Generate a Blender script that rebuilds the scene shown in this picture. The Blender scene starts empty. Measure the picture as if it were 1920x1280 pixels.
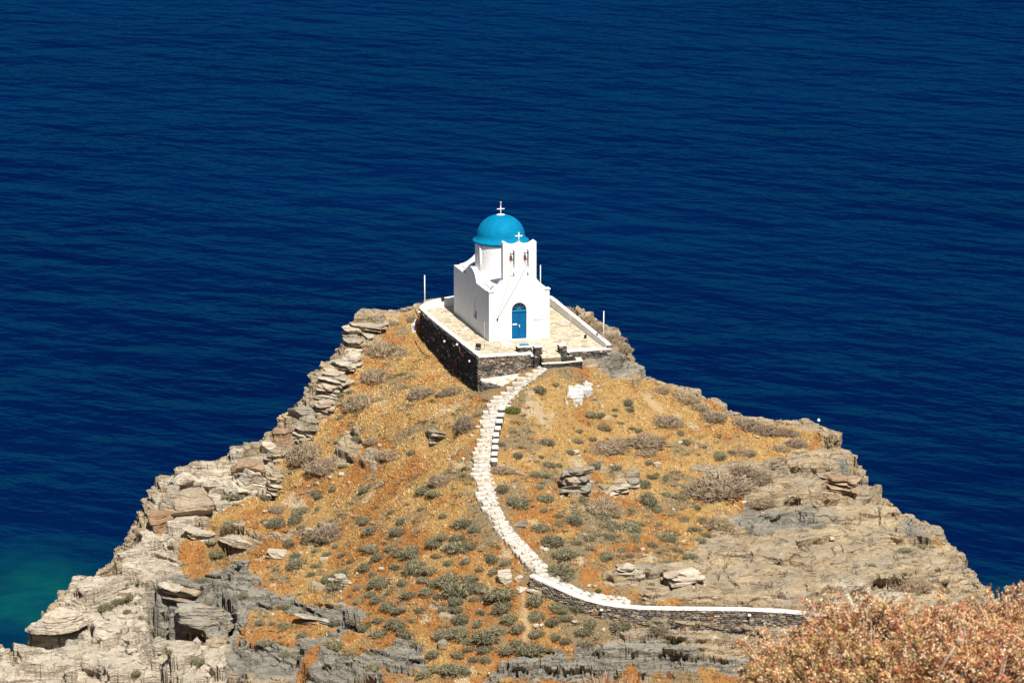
import bpy, bmesh, math, random
import numpy as np
from mathutils import Vector, Matrix
random.seed(7); rng = np.random.default_rng(7)
scene = bpy.context.scene
COL = scene.collection
R = math.radians

# ------------------------------------------------------------------ survey of the place
F = 7000.0; TH = R(12.6)
FW = np.array([0, math.cos(TH), -math.sin(TH)]); UP = np.array([0, math.sin(TH), math.cos(TH)]); RT = np.array([1., 0, 0])
def ray(px, py): return FW + (px-960)/F*RT + (640-py)/F*UP
CAM = -241*ray(974, 638); CAM[0] = 0
SEA = -19.0
def on_z(px, py, z=0.0):
    v = ray(px, py); return CAM + (z-CAM[2])/v[2]*v
def on_y(px, py, y):
    v = ray(px, py); return CAM + (y-CAM[1])/v[1]*v
def pyof(x, y, z):
    d = np.array([x, y, z])-CAM
    return 640 - F*(d@UP)/(d@FW)
def z_for(x, y, py):                      # height above plan point (x,y) that shows at py
    lo, hi = -40., 40.
    for _ in range(50):
        m = (lo+hi)/2
        if pyof(x, y, m) > py: lo = m
        else: hi = m
    return (lo+hi)/2
A0 = R(14.8)
O = on_z(917, 641)                        # front left corner of the church
E1 = np.array([math.cos(A0), math.sin(A0), 0]); E2 = np.array([-math.sin(A0), math.cos(A0), 0])
def L2W(u, v, z=0): return O + u*E1 + v*E2 + np.array([0, 0, z])

# ------------------------------------------------------------------ noise
def _h(ix, iy, iz, s):
    h = (ix.astype(np.int64)*374761393 + iy.astype(np.int64)*668265263 + iz.astype(np.int64)*2147483647 + s*1274126177) & 0xffffffff
    h = ((h ^ (h >> 13))*1274126177) & 0xffffffff
    h = ((h ^ (h >> 16))*2246822519) & 0xffffffff
    return (h ^ (h >> 15)) & 0xffffffff
def hash01(ix, iy=0, iz=0, s=0):
    ix = np.asarray(ix); z = np.zeros_like(ix)
    return _h(ix, z+iy, z+iz, s)/4294967295.0
def perlin(x, y, z=None, s=0):
    x = np.asarray(x, float); y = np.asarray(y, float)
    z = np.zeros_like(x) if z is None else np.asarray(z, float)
    X = np.floor(x).astype(np.int64); Y = np.floor(y).astype(np.int64); Z = np.floor(z).astype(np.int64)
    x = x-X; y = y-Y; z = z-Z
    f = lambda t: t*t*t*(t*(t*6-15)+10)
    u, v, w = f(x), f(y), f(z)
    out = 0
    for a in (0, 1):
        for b in (0, 1):
            for c in (0, 1):
                h = _h(X+a, Y+b, Z+c, s)
                gx = (h & 1023)/511.5-1; gy = ((h >> 10) & 1023)/511.5-1; gz = ((h >> 20) & 1023)/511.5-1
                out = out + (gx*(x-a)+gy*(y-b)+gz*(z-c))*(u if a else 1-u)*(v if b else 1-v)*(w if c else 1-w)
    return out*1.3
def fbm(x, y, z=None, o=4, s=0, g=0.5):
    r = 0; a = 1; n = 0
    for i in range(o):
        r = r + a*perlin(x*2**i, y*2**i, None if z is None else z*2**i, s+i*17); n += a; a *= g
    return r/n
def voronoi(x, y, s=0, full=False):       # F1, F2-F1, cell id (and the way to the cell centre)
    X = np.floor(x).astype(np.int64); Y = np.floor(y).astype(np.int64)
    f1 = np.full(np.shape(x), 9.); f2 = f1.copy(); cid = np.zeros(np.shape(x)); ox = cid.copy(); oy = cid.copy(); c2 = cid.copy()
    for a in (-1, 0, 1):
        for b in (-1, 0, 1):
            jx = hash01(X+a, Y+b, 1, s); jy = hash01(X+a, Y+b, 2, s)
            d = np.hypot(X+a+jx-x, Y+b+jy-y); c = hash01(X+a, Y+b, 3, s)
            near = d < f1
            f2 = np.where(near, f1, np.minimum(f2, d)); cid = np.where(near, c, cid); ox = np.where(near, X+a+jx-x, ox); oy = np.where(near, Y+b+jy-y, oy); c2 = np.where(near, hash01(X+a, Y+b, 4, s), c2); f1 = np.where(near, d, f1)
    return (f1, f2-f1, cid, ox, oy, c2) if full else (f1, f2-f1, cid)
def sstep(a, b, x):
    t = np.clip((x-a)/(b-a), 0, 1); return t*t*(3-2*t)

# ------------------------------------------------------------------ terrain control
ctrl = []
def cp(*pts):
    for px, py, Y in pts: ctrl.append(on_y(px, py, Y))
edgeL = [(760,585,11.5),(700,598,11),(672,618,9),(655,650,7),(628,680,5),(606,705,3.5),(597,757,1),(550,768,0),(528,810,-1.5),(495,840,-2.5),(432,870,-3.5),(310,905,-4.5),(284,975,-7),(212,1078,-12),(130,1122,-14.5),(40,1197,-18),(-60,1268,-22)]
edgeR = [(1160,668,-1.2),(1205,708,-1),(1280,731,-1.5),(1380,785,-3),(1500,806,-3.5),(1540,822,-4.2),(1582,858,-6.4),(1612,888,-8),(1665,955,-11.5),(1700,970,-12),(1755,1000,-14),(1820,1090,-18.5),(1870,1130,-20.5),(1940,1165,-22.5)]
cp(*edgeL); cp(*edgeR)
cp((894,737,-4.9),(840,690,2.0),(783,630,9.0),(1003,703,-5.3),(1030,703,-5.5),(1065,693,-5.2),(1010,713,-6.0),(1100,680,-2.7),
   (985,716,-5.9),(960,738,-6.5),(900,739,-5.9),(938,744,-6.4),(930,775,-8.6),(915,830,-11.5),(905,890,-15),(925,950,-18),(965,1010,-21),(1010,1065,-24),(1050,1095,-25.5),(1130,1132,-26.7),(1300,1150,-27.2),(1490,1158,-27.7),
   (700,800,-5),(820,850,-11),(600,950,-9.5),(750,950,-14.5),(450,1000,-10),(600,1100,-17.5),(750,1100,-21.5),(900,1100,-24),(300,1150,-17),(100,1250,-21.5),(450,1150,-19),(300,1280,-24),(600,1280,-27.5),(800,1280,-29.5),(960,1290,-31),(800,1180,-26),(1000,1200,-28.5),(1200,1210,-29),(1200,1290,-30.5),(1400,1290,-31),
   (1100,800,-7.5),(1250,830,-8),(1400,870,-9),(1100,950,-16),(1250,1000,-18),(1400,1000,-16.5),(1550,1000,-15),(1500,890,-8.5),(1400,1110,-24.5),(1600,1100,-22),(1750,1110,-20.5),(1600,1200,-27),(1800,1200,-25))
for u, v, z in ((7.6,8,-.8),(7.7,2,-.7),(7.6,-3,-.8),(2.6,13.5,-1.2),(-1,12.5,-1.2),(2,5,-1.2),(2,-2,-1.2),(6,12,-1.0)):
    p = L2W(u, v, z); ctrl.append(p)
ctrl += [np.array(c, float) for c in ((0,-42,-17),(-25,-46,-18.5),(25,-42,-16.5),(45,-50,-17),(0,-80,-14),(-50,-80,-17),(50,-80,-15),(5,-174,32.1),(0,-182,31),(-12,-176,25),(-30,-175,22),(45,-175,29),(0,-235,50.5),(-40,-235,47),(45,-235,47),(0,-128,4),(40,-128,2),(-40,-128,0),(0,30,-4),(-30,25,-8),(30,25,-7))]
CT = np.array(ctrl)
def tps_fit(P, val, lam):
    n = len(P); d = np.linalg.norm(P[:, None]-P[None], axis=2)
    K = np.where(d > 0, d*d*np.log(d+1e-9), 0) + lam*np.eye(n)
    Q = np.hstack([np.ones((n, 1)), P])
    M = np.block([[K, Q], [Q.T, np.zeros((3, 3))]])
    return np.linalg.solve(M, np.concatenate([val, np.zeros(3)]))
W = tps_fit(CT[:, :2], CT[:, 2], 0.6)
def tps(x, y):
    r = W[-3]+W[-2]*x+W[-1]*y
    for i in range(len(CT)):
        d2 = (x-CT[i, 0])**2+(y-CT[i, 1])**2
        r = r + W[i]*0.5*d2*np.log(d2+1e-9)
    return r
eL = [on_y(*p)[:2] for p in edgeL]; eR = [on_y(*p)[:2] for p in edgeR]
b1 = L2W(9.3, 6)[:2]; b2 = L2W(8.6, 11)[:2]; b3 = L2W(4, 15.5)[:2]; b4 = L2W(0, 15)[:2]
LAND = np.array([(-64,-262),(-60,-150),(-44,-60),(-38,-34)] + [tuple(p) for p in eL[::-1]] + [tuple(b4), tuple(b3), tuple(b2), tuple(b1)] + [tuple(p) for p in eR] + [(36,-32),(48,-60),(64,-150),(68,-262)])
def poly_sd(x, y, P):                     # negative inside
    d = np.full(np.shape(x), 1e9); ins = np.zeros(np.shape(x), bool)
    n = len(P)
    for i in range(n):
        ax, ay = P[i]; bx, by = P[(i+1) % n]
        ex, ey = bx-ax, by-ay; wx, wy = x-ax, y-ay
        t = np.clip((wx*ex+wy*ey)/(ex*ex+ey*ey+1e-12), 0, 1)
        d = np.minimum(d, (wx-ex*t)**2+(wy-ey*t)**2)
        c = ((ay <= y) & (by > y)) | ((by <= y) & (ay > y))
        xi = ax+(y-ay)/(by-ay if by != ay else 1e-9)*ex
        ins ^= c & (x < xi)
    return np.where(ins, -1, 1)*np.sqrt(d)

def axis(lo, a, b, hi, step, grow=1.16, mx=4.0):
    c = list(np.arange(a, b, step)); s = step
    while c[-1] < hi: s = min(s*grow, mx); c.append(c[-1]+s)
    s = step
    while c[0] > lo: s = min(s*grow, mx); c.insert(0, c[0]-s)
    return np.array(c)
XS = axis(-82, -32, 32, 82, 0.060); YS = axis(-262, -33, 14.5, 60, 0.066)
GX, GY = np.meshgrid(XS, YS)
near = (GX > -36) & (GX < 36) & (GY > -38) & (GY < 20)
# base
wx = GX+0.9*fbm(GX*.22, GY*.22, o=2, s=5)+0.35*fbm(GX*.9, GY*.9, o=2, s=6)
wy = GY+0.9*fbm(GX*.22+40, GY*.22, o=2, s=7)+0.35*fbm(GX*.9+40, GY*.9, o=2, s=8)
base = tps(GX, GY)
SD = poly_sd(wx, wy, LAND)
def bilin(A, x, y):
    x = np.asarray(x, float); y = np.asarray(y, float)
    i = np.clip(np.searchsorted(XS, x)-1, 0, len(XS)-2); j = np.clip(np.searchsorted(YS, y)-1, 0, len(YS)-2)
    tx = np.clip((x-XS[i])/(XS[i+1]-XS[i]), 0, 1); ty = np.clip((y-YS[j])/(YS[j+1]-YS[j]), 0, 1)
    return (A[j, i]*(1-tx)+A[j, i+1]*tx)*(1-ty)+(A[j+1, i]*(1-tx)+A[j+1, i+1]*tx)*ty
TT = np.arange(188, 262, 0.06)
def hit(px, py, H=None):                  # first point of the ground seen at a photo position
    H = BASE if H is None else H
    v = ray(px, py)
    P = CAM[None]+TT[:, None]*v[None]
    g = P[:, 2]-bilin(H, P[:, 0], P[:, 1])
    k = np.nonzero(g < 0)[0]
    i = k[0] if len(k) else int(np.argmin(g[TT < 252]))
    if len(k) and i > 0:
        t = TT[i-1]+(TT[i]-TT[i-1])*g[i-1]/(g[i-1]-g[i]); p = CAM+t*v
    else: p = P[i]
    return np.array([p[0], p[1], float(bilin(H, p[0], p[1]))])
BASE = base
# areas of ground, walked out on the base surface
def area(pts): return np.array([hit(*p)[:2] for p in pts])
def amask(polys, soft=.5, amp=.9, sc=.5, s=11):
    n = amp*fbm(GX*sc, GY*sc, o=4, s=s, g=.6)
    m = np.zeros_like(GX)
    for p in polys:
        q = area(p); lo = q.min(0)-4; hi = q.max(0)+4
        i0, i1 = np.searchsorted(XS, lo[0]), np.searchsorted(XS, hi[0]); j0, j1 = np.searchsorted(YS, lo[1]), np.searchsorted(YS, hi[1])
        sl = (slice(j0, j1), slice(i0, i1))
        d = poly_sd(GX[sl], GY[sl], q)+n[sl]
        m[sl] = np.maximum(m[sl], sstep(soft, -soft, d))
    return m
rock_polys = [
 [(1130,1092),(1160,1062),(1260,1055),(1330,1005),(1350,975),(1390,945),(1425,900),(1450,870),(1500,842),(1565,835),(1610,880),(1700,970),(1820,1090),(1900,1150),(1900,1200),(1500,1160),(1300,1142),(1135,1122)],
 [(1180,1180),(1290,1168),(1500,1172),(1900,1200),(1900,1290),(890,1290),(940,1238),(1060,1225)],
 [(0,1290),(-60,1265),(40,1197),(210,1078),(284,975),(310,905),(430,872),(495,845),(525,860),(520,910),(470,925),(415,955),(395,985),(345,1010),(335,1075),(420,1090),(470,1105),(560,1125),(640,1135),(690,1155),(640,1185),(610,1165),(560,1145),(470,1150),(455,1200),(540,1215),(600,1195),(640,1195),(560,1240),(560,1290)],
 [(560,1290),(600,1222),(690,1228),(760,1190),(790,1215),(790,1240),(720,1262),(720,1290)],
 [(660,612),(700,598),(722,610),(700,640),(672,668),(655,690),(650,725),(622,745),(620,775),(585,790),(575,830),(555,850),(500,850),(480,835),(545,765),(590,760),(600,700)],
 [(1075,672),(1150,668),(1210,706),(1215,722),(1190,728),(1130,700),(1080,690)],
 [(1060,905),(1110,895),(1115,930),(1070,935)], [(1300,880),(1460,870),(1470,915),(1410,935)],
 [(640,825),(665,815),(680,850),(650,880),(620,860)], [(690,840),(720,850),(700,885),(680,870)],
 [(340,1085),(440,1055),(520,1090),(440,1110)], [(590,1095),(620,1092),(625,1115),(598,1112)], [(810,1135),(860,1140),(850,1165),(822,1165)],
 [(1100,870),(1130,865),(1140,885),(1105,890)], [(1160,885),(1195,885),(1190,915),(1130,925),(1120,912)], [(640,985),(420,985),(415,1000),(470,1010)],
]
ROCK = amask(rock_polys, soft=.28, amp=1.5, sc=.55, s=11)
ROCK = np.maximum(ROCK, sstep(-0.9, 0.2, SD+.8*fbm(GX*.4, GY*.4, s=19)))
spots_n = fbm(GX*.45, GY*.45, o=4, s=301, g=.6)
ROCK = np.maximum(ROCK, sstep(.36, .44, spots_n)*sstep(-2, -12, GY)*.9)
ROCK = np.where(near, ROCK, np.maximum(ROCK, sstep(.05, .2, spots_n)))
grey_polys = [
 [(280,1110),(350,1080),(440,1065),(560,1120),(700,1160),(720,1290),(440,1290),(420,1230),(440,1180),(360,1150),(290,1180)],
 [(900,1290),(930,1225),(1060,1222),(1320,1215),(1400,1250),(1400,1290)],
 [(1370,965),(1390,940),(1470,955),(1530,950),(1540,985),(1450,1000),(1370,995)],
 [(1075,672),(1150,668),(1210,706),(1215,722),(1130,700)], [(1580,855),(1640,900),(1620,920),(1570,890)], [(1690,970),(1760,1000),(1740,1025),(1700,1010)],
 [(630,1180),(690,1150),(800,1200),(800,1290),(560,1290)]]
GREY = amask(grey_polys, soft=.6, amp=1.6, sc=.4, s=23)
pale_polys = [[(0,1290),(-60,1265),(40,1197),(210,1078),(284,975),(310,905),(430,872),(500,850),(500,920),(400,960),(330,1010),(330,1080),(280,1110),(290,1190),(420,1190),(430,1290)],
              [(1560,1110),(1650,1100),(1690,1115),(1660,1135),(1570,1130)]]
PALE = amask(pale_polys, soft=.6, amp=1.2, sc=.4, s=29)
WASH = amask([[(1050,752),(1062,733),(1085,726),(1100,716),(1118,722),(1112,735),(1120,748),(1108,756),(1096,748),(1082,760),(1064,757)]], soft=.12, amp=1.0, sc=1.1, s=31)
WASH = np.maximum(WASH, amask([[(770,612),(784,605),(782,622),(772,626)]], soft=.1, amp=.3, s=33))
TRAIL = amask([[(975,1100),(986,1100),(988,1140),(996,1180),(985,1203),(968,1205),(985,1180),(976,1140)], [(1205,742),(1216,736),(1240,762),(1250,776),(1240,778),(1220,765)], [(1285,790),(1310,800),(1306,808),(1288,798)]], soft=.25, amp=.5, sc=.8, s=37)
# stone path
PW = .86
path_px = [(1018,690,22),(1003,700,30),(985,713,44),(965,730,50),(946,748,48),(930,770,46),(919,800,42),(912,830,42),(908,860,42),(905,890,40),(912,920,40),(922,950,38),(938,980,37),(960,1010,37),(985,1035,37),(1008,1060,36),(1030,1082,36),(1055,1102,34),(1090,1118,30),(1140,1128,18),(1175,1131,9)]
PATH = np.array([list(hit(a, b))+[w] for a, b, w in path_px])
seg = np.linalg.norm(np.diff(PATH[:, :2], axis=0), axis=1); PL = np.concatenate([[0], np.cumsum(seg)])
def path_at(s): return [float(np.interp(s, PL, PATH[:, k])) for k in range(4)]
pd = np.full_like(GX, 9.)
for s in np.arange(0, PL[-1], .2):
    x, y, z, w = path_at(s)
    i0, i1 = np.searchsorted(XS, x-3), np.searchsorted(XS, x+3); j0, j1 = np.searchsorted(YS, y-3), np.searchsorted(YS, y+3)
    pd[j0:j1, i0:i1] = np.minimum(pd[j0:j1, i0:i1], np.hypot(GX[j0:j1, i0:i1]-x, GY[j0:j1, i0:i1]-y))
ONP = sstep(1.5, .7, pd); WASH = np.maximum(WASH, .62*sstep(.60, .38, pd))
ROCK *= 1-ONP*(SD < -1)
# church platform footprint keeps the ground quiet under it
ux = (GX-O[0])*E1[0]+(GY-O[1])*E1[1]; vx = (GX-O[0])*E2[0]+(GY-O[1])*E2[1]
PLAT = ((ux > -1.6-.02*vx) & (ux < 6.9) & (vx > -3.7) & (vx < 11.6))
T_R = fbm(GX*.30, GY*.30, o=4, s=201, g=.6)+.012*np.clip(-GY-8, 0, 20)+.007*np.clip(-GX-3, 0, 20)-.05
T_O = fbm(GX*.33+30, GY*.33, o=4, s=203, g=.65)+.16*sstep(1, 4, GX)*sstep(-10, -16, GY)*sstep(14, 9, GX)+.14*sstep(3.0, 1.0, pd)
T_P = fbm(GX*.42+70, GY*.42, o=4, s=205, g=.65)
ROCK = np.maximum(ROCK, .85*WASH*(pd > 1.2))
# relief
h = base.copy()
soft = 1-ONP*.85
h += soft*(.30*fbm(GX*.16, GY*.16, o=3, s=41)+.16*fbm(GX*.6, GY*.6, o=3, s=43)*np.where(near, 1, .6))
h += soft*(1-ROCK)*.07*fbm(GX*2.2, GY*2.2, o=2, s=47)
d = np.maximum(SD, 0)
h -= np.where(d < .5, .6*d, .3+(d-.5)*(1.7+.5*fbm(GX*.2, GY*.2, o=2, s=49)))
# blocks split by joints
rx, ry = GX*.86+GY*.5, -GX*.5+GY*.86
f1, f21, cid = voronoi(rx*.38+.5*fbm(GX*.5, GY*.5, s=51), ry*.62+.5*fbm(GX*.5+9, GY*.5, s=52), s=3)
BIG = ROCK*np.clip(PALE+GREY*.7+sstep(-1.5, .5, SD), 0.12, 1)
h += BIG*(1-PALE*.6)*((cid-.5)*.75 - .38*sstep(.09, .0, f21))
_, g21, gid, gox, goy, g2 = voronoi(rx*.20+.45*fbm(GX*.25, GY*.25, o=3, s=53), ry*.34+.45*fbm(GX*.25+9, GY*.25, o=3, s=54), s=13, full=True)
SLAB = ROCK*np.clip(PALE*1.1+.35*sstep(-1.5, .5, SD), 0, 1)
h += SLAB*((gid-.5)*1.0+gox*(g2-.5)*2.2+goy*(gid-.3)*1.3-1.0*sstep(.07, .015, g21))
for px, py, r, dp in ((432,1026,1.5,1.5),(405,1018,.7,.9),(90,1192,1.9,1.5),(55,1196,1.3,1.2),(380,1172,1.6,1.3),(345,1180,1.1,1.2),(320,1125,1.1,1.2),(290,1130,.9,1.3),(300,1180,1.0,1.4),(285,1240,1.0,1.3),(820,824,.75,.75),(838,822,.5,.6),(1062,918,.6,.6),(1570,918,1.0,.7),(1608,893,.9,.8),(512,915,.8,1.0),(560,812,.8,.8),(1240,1088,.9,.4),(235,1082,.9,.8),(385,1112,.9,.8),(455,1225,.9,.6)):
    p = hit(px, py)
    q = ((GX-p[0])/(r*1.25))**2+((GY-p[1])/r)**2
    h -= dp*np.exp(-q*q)
# deep clefts between the blocks
for pts, wdt, dp in (([(282,1112),(302,1150),(290,1188),(268,1202)], .75, 3.0), ([(272,1222),(300,1248),(322,1268),(335,1292)], .55, 2.4), ([(325,1190),(380,1202),(432,1188)], .45, 1.8), ([(398,1098),(436,1136),(442,1172)], .45, 2.0), ([(72,1196),(112,1190),(150,1178)], .6, 2.0), ([(440,1212),(452,1240),(474,1254)], .35, 1.4), ([(555,1232),(572,1262),(566,1290)], .3, 1.2), ([(700,1238),(735,1256),(775,1262)], .25, .9), ([(506,898),(514,924)], .5, 1.6), ([(553,812),(575,818)], .5, 1.4), ([(1596,868),(1612,888),(1630,908)], .5, 1.4), ([(1345,1092),(1400,1098),(1436,1106)], .22, .8), ([(1440,1125),(1500,1132),(1560,1130)], .25, .8), ([(1395,990),(1425,1002),(1450,1000)], .2, .7), ([(560,1150),(620,1162),(684,1176)], .3, 1.0), ([(415,1018),(450,1030),(480,1034)], .5, 1.5)):
    L_ = np.array([hit(*p)[:2] for p in pts]); dd_ = np.full_like(GX, 9.); lo = L_.min(0)-3; hi = L_.max(0)+3
    sl = (slice(np.searchsorted(YS, lo[1]), np.searchsorted(YS, hi[1])), slice(np.searchsorted(XS, lo[0]), np.searchsorted(XS, hi[0])))
    xx, yy = wx[sl]*.6+GX[sl]*.4, wy[sl]*.6+GY[sl]*.4; q = dd_[sl]
    for (ax, ay), (bx, by) in zip(L_, L_[1:]):
        ex, ey = bx-ax, by-ay; t = np.clip(((xx-ax)*ex+(yy-ay)*ey)/(ex*ex+ey*ey), 0, 1); q = np.minimum(q, np.hypot(xx-ax-ex*t, yy-ay-ey*t))
    h[sl] -= dp*sstep(wdt, wdt*.55, q+.12*fbm(GX[sl]*2, GY[sl]*2, o=2, s=57))
# bedding: coarse and fine layers
def layers(s, lo, hi, seed, rise):
    r = np.random.default_rng(seed); b = np.concatenate([[-40], -40+np.cumsum(r.uniform(lo, hi, int(120/lo)))])
    k = np.clip(np.searchsorted(b, s)-1, 0, len(b)-2)
    th = b[k+1]-b[k]; t = (s-b[k])/th
    return k, th, t, b[k]+th*np.where(t < rise, t/rise, 1)
dip = .05*GX-.03*GY+.55*fbm(GX*.16, GY*.16, o=2, s=61)+.16*fbm(GX*.7, GY*.7, o=3, s=62)
kc, thc, tc, zc = layers(h+dip, .45, 1.3, 5, .2)
mod1 = sstep(-.25, .25, fbm(GX*.35, GY*.35, o=2, s=63))
wC = ROCK*(.45+.5*mod1)
h1 = h+wC*(zc-(h+dip))*.85
kf, thf, tf, zf = layers(h1+dip*1.0+.05*fbm(GX*2.5, GY*2.5, s=64), .10, .30, 9, .25)
mod2 = sstep(-.3, .2, fbm(GX*.5+7, GY*.25, o=2, s=65))
wF = ROCK*mod2*(1-.45*PALE)
h2 = h1+wF*(zf-(h1+dip+.0))*.7
h2 += ROCK*(1-.6*PALE)*(.05*fbm(GX*1.6, GY*2.4, o=3, s=66)+.02*perlin(GX*7, GY*7, s=67))
for fx, fz, dp, wd, sd_ in ((.33, 1.5, .42, .05, 81), (.7, 3.0, .26, .055, 83), (1.3, 5.0, .14, .06, 85)):
    zz = h+dip+.3*fbm(GX*.5, GY*.5, o=3, s=sd_+40)
    c_ = np.abs(perlin(GX*fx+3*sd_, zz*fz, s=sd_)); on = sstep(-.05, .15, fbm(GX*.6, GY*.6+sd_, o=2, s=sd_+1))
    h2 -= ROCK*(1-.75*PALE*(fx > .5))*dp*sstep(wd, wd*.25, c_)*on
h2 = np.maximum(h2, -25)
h2 = np.where(PLAT, np.minimum(h2, -.7), h2)
gy, gx = np.gradient(h2, YS, XS)
from_n = lambda A, k: np.apply_along_axis(lambda m: np.convolve(m, np.ones(k)/k, 'same'), 0, np.apply_along_axis(lambda m: np.convolve(m, np.ones(k)/k, 'same'), 1, A))
gxs, gys = from_n(gx, 5), from_n(gy, 5)
ln = np.sqrt(gxs**2+gys**2+1); NX, NY, NZ = -gxs/ln, -gys/ln, 1/ln
prof = lambda t, r: np.where(t < r, -1+2*sstep(0, r, t), np.exp(-(t-r)*7))
cut = sstep(-.05, .3, fbm(GX*.8, GY*.8, h2*.8, o=2, s=71))
disp = wC*.08*prof(tc, .2)*(.4+.6*cut)+wF*.02*prof(tf, .25)
disp -= ROCK*.20*sstep(.26, .06, tf)*cut*sstep(.25, .4, hash01(kf, 0, 0, 4))
disp -= ROCK*.45*sstep(.13, .03, tc)*cut
disp = np.where(near & ~PLAT, disp, 0)
hl = np.sqrt(gxs**2+gys**2)+.08
HX, HY = -gxs/hl, -gys/hl
lip = np.where(near & ~PLAT, wC*.30*prof(tc, .2)*(.4+.6*cut)+wF*.12*prof(tf, .25)*(.5+.5*cut), 0)
PX = GX+NX*disp+HX*lip; PY = GY+NY*disp+HY*lip; PZ = h2+NZ*disp
HGT = PZ
BASE = np.where(PLAT, h2, from_n(PZ, 3))

# ------------------------------------------------------------------ helpers: objects, materials
def mesh_np(name, V, Fq=None, Ft=None, mat=None, parent=None, smooth=False, attrs=None, colors=None):
    V = np.asarray(V, np.float32); me = bpy.data.meshes.new(name)
    loops = []; starts = []; n = 0
    for A in (Fq, Ft):
        if A is None or len(A) == 0: continue
        A = np.asarray(A, np.int32); k = A.shape[1]
        loops.append(A.ravel()); starts.append(n+np.arange(len(A), dtype=np.int32)*k); n += A.size
    loops = np.concatenate(loops); starts = np.concatenate(starts)
    me.vertices.add(len(V)); me.vertices.foreach_set('co', V.ravel())
    me.loops.add(len(loops)); me.loops.foreach_set('vertex_index', loops)
    me.polygons.add(len(starts)); me.polygons.foreach_set('loop_start', starts)
    me.polygons.foreach_set('use_smooth', np.full(len(starts), smooth))
    me.update(calc_edges=True)
    for k, a in (attrs or {}).items():
        at = me.attributes.new(k, 'FLOAT', 'POINT'); at.data.foreach_set('value', np.asarray(a, np.float32).ravel())
    if colors is not None:
        at = me.attributes.new('col', 'FLOAT_COLOR', 'POINT')
        c = np.ones((len(V), 4), np.float32); c[:, :3] = colors; at.data.foreach_set('color', c.ravel())
    me.validate()
    return link(name, me, mat, parent)
def link(name, me, mat=None, parent=None):
    o = bpy.data.objects.new(name, me); COL.objects.link(o)
    if mat is not None: me.materials.append(mat)
    if parent is not None: o.parent = parent
    return o
def from_bm(name, bm, mat=None, parent=None, smooth=False, bevel=0):
    bmesh.ops.recalc_face_normals(bm, faces=bm.faces)
    me = bpy.data.meshes.new(name); bm.to_mesh(me); bm.free()
    if smooth:
        for p in me.polygons: p.use_smooth = True
    o = link(name, me, mat, parent)
    if bevel:
        m = o.modifiers.new('b', 'BEVEL'); m.width = bevel; m.segments = 2; m.limit_method = 'ANGLE'; m.angle_limit = R(40)
    return o
def tag(o, label, cat=None, group=None, kind=None):
    if label: o['label'] = label
    if cat: o['category'] = cat
    if group: o['group'] = group
    if kind: o['kind'] = kind
    return o
def empty(name, loc, rz=0):
    o = bpy.data.objects.new(name, None); COL.objects.link(o); o.location = loc; o.rotation_euler = (0, 0, rz); o.empty_display_size = .3
    return o
class NT:
    def __init__(s, name):
        s.m = bpy.data.materials.new(name); s.m.use_nodes = True; s.t = s.m.node_tree; s.b = s.t.nodes['Principled BSDF']
        s.b.inputs['Roughness'].default_value = .9; s.b.inputs['Specular IOR Level'].default_value = .2
    def n(s, ty, **kw):
        x = s.t.nodes.new(ty)
        for k, v in kw.items():
            if k.startswith('_'): setattr(x, k[1:], v)
            else:
                key = {'scale': 'Scale', 'detail': 'Detail', 'rough': 'Roughness', 'vec': 'Vector', 'fac': 'Factor', 'a': 0, 'b': 1}.get(k, k)
                s.set(x.inputs[key], v)
        return x
    def set(s, i, v):
        if isinstance(v, bpy.types.NodeSocket): s.t.links.new(v, i)
        elif isinstance(v, bpy.types.Node): s.t.links.new(v.outputs[0], i)
        else: i.default_value = v
    def mix(s, f, a, b, mode='MIX'):
        x = s.n('ShaderNodeMix', _data_type='RGBA', _blend_type=mode); s.set(x.inputs[0], f)
        for i, v in ((6, a), (7, b)): s.set(x.inputs[i], v if not isinstance(v, tuple) else (*v, 1)[:4])
        return x.outputs[2]
    def math(s, op, a, b=0.0, c=None):
        x = s.n('ShaderNodeMath', _operation=op); s.set(x.inputs[0], a); s.set(x.inputs[1], b)
        if c is not None: s.set(x.inputs[2], c)
        return x.outputs[0]
    def ramp(s, f, lo, hi, a=0.0, b=1.0):
        x = s.n('ShaderNodeMapRange', _clamp=True); s.set(x.inputs[0], f)
        for i, v in enumerate((lo, hi, a, b)): s.set(x.inputs[i+1], v)
        return x.outputs[0]
    def coord(s, sc=(1, 1, 1), loc=(0, 0, 0), src='Object', rot=(0, 0, 0)):
        tc = s.n('ShaderNodeTexCoord'); mp = s.n('ShaderNodeMapping'); s.set(mp.inputs[0], tc.outputs[src])
        mp.inputs['Location'].default_value = loc; mp.inputs['Scale'].default_value = sc; mp.inputs['Rotation'].default_value = rot
        return mp.outputs[0]
    def noise(s, vec, scale, detail=4, rough=.55): return s.n('ShaderNodeTexNoise', vec=vec, scale=scale, detail=detail, rough=rough).outputs[0]
    def attr(s, name, col=False):
        x = s.n('ShaderNodeAttribute'); x.attribute_name = name; return x.outputs[0 if col else 2]
    def bump(s, hgt, dist, strength=1.0, nrm=None):
        x = s.n('ShaderNodeBump'); s.set(x.inputs['Height'], hgt); x.inputs['Distance'].default_value = dist; x.inputs['Strength'].default_value = strength
        if nrm is not None: s.set(x.inputs['Normal'], nrm)
        return x.outputs[0]
    def out(s, col=None, nrm=None, rough=None, spec=None):
        if col is not None: s.set(s.b.inputs['Base Color'], (*col, 1) if isinstance(col, tuple) and len(col) == 3 else col)
        if nrm is not None: s.set(s.b.inputs['Normal'], nrm)
        if rough is not None: s.set(s.b.inputs['Roughness'], rough)
        if spec is not None: s.b.inputs['Specular IOR Level'].default_value = spec
        return s.m
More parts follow.
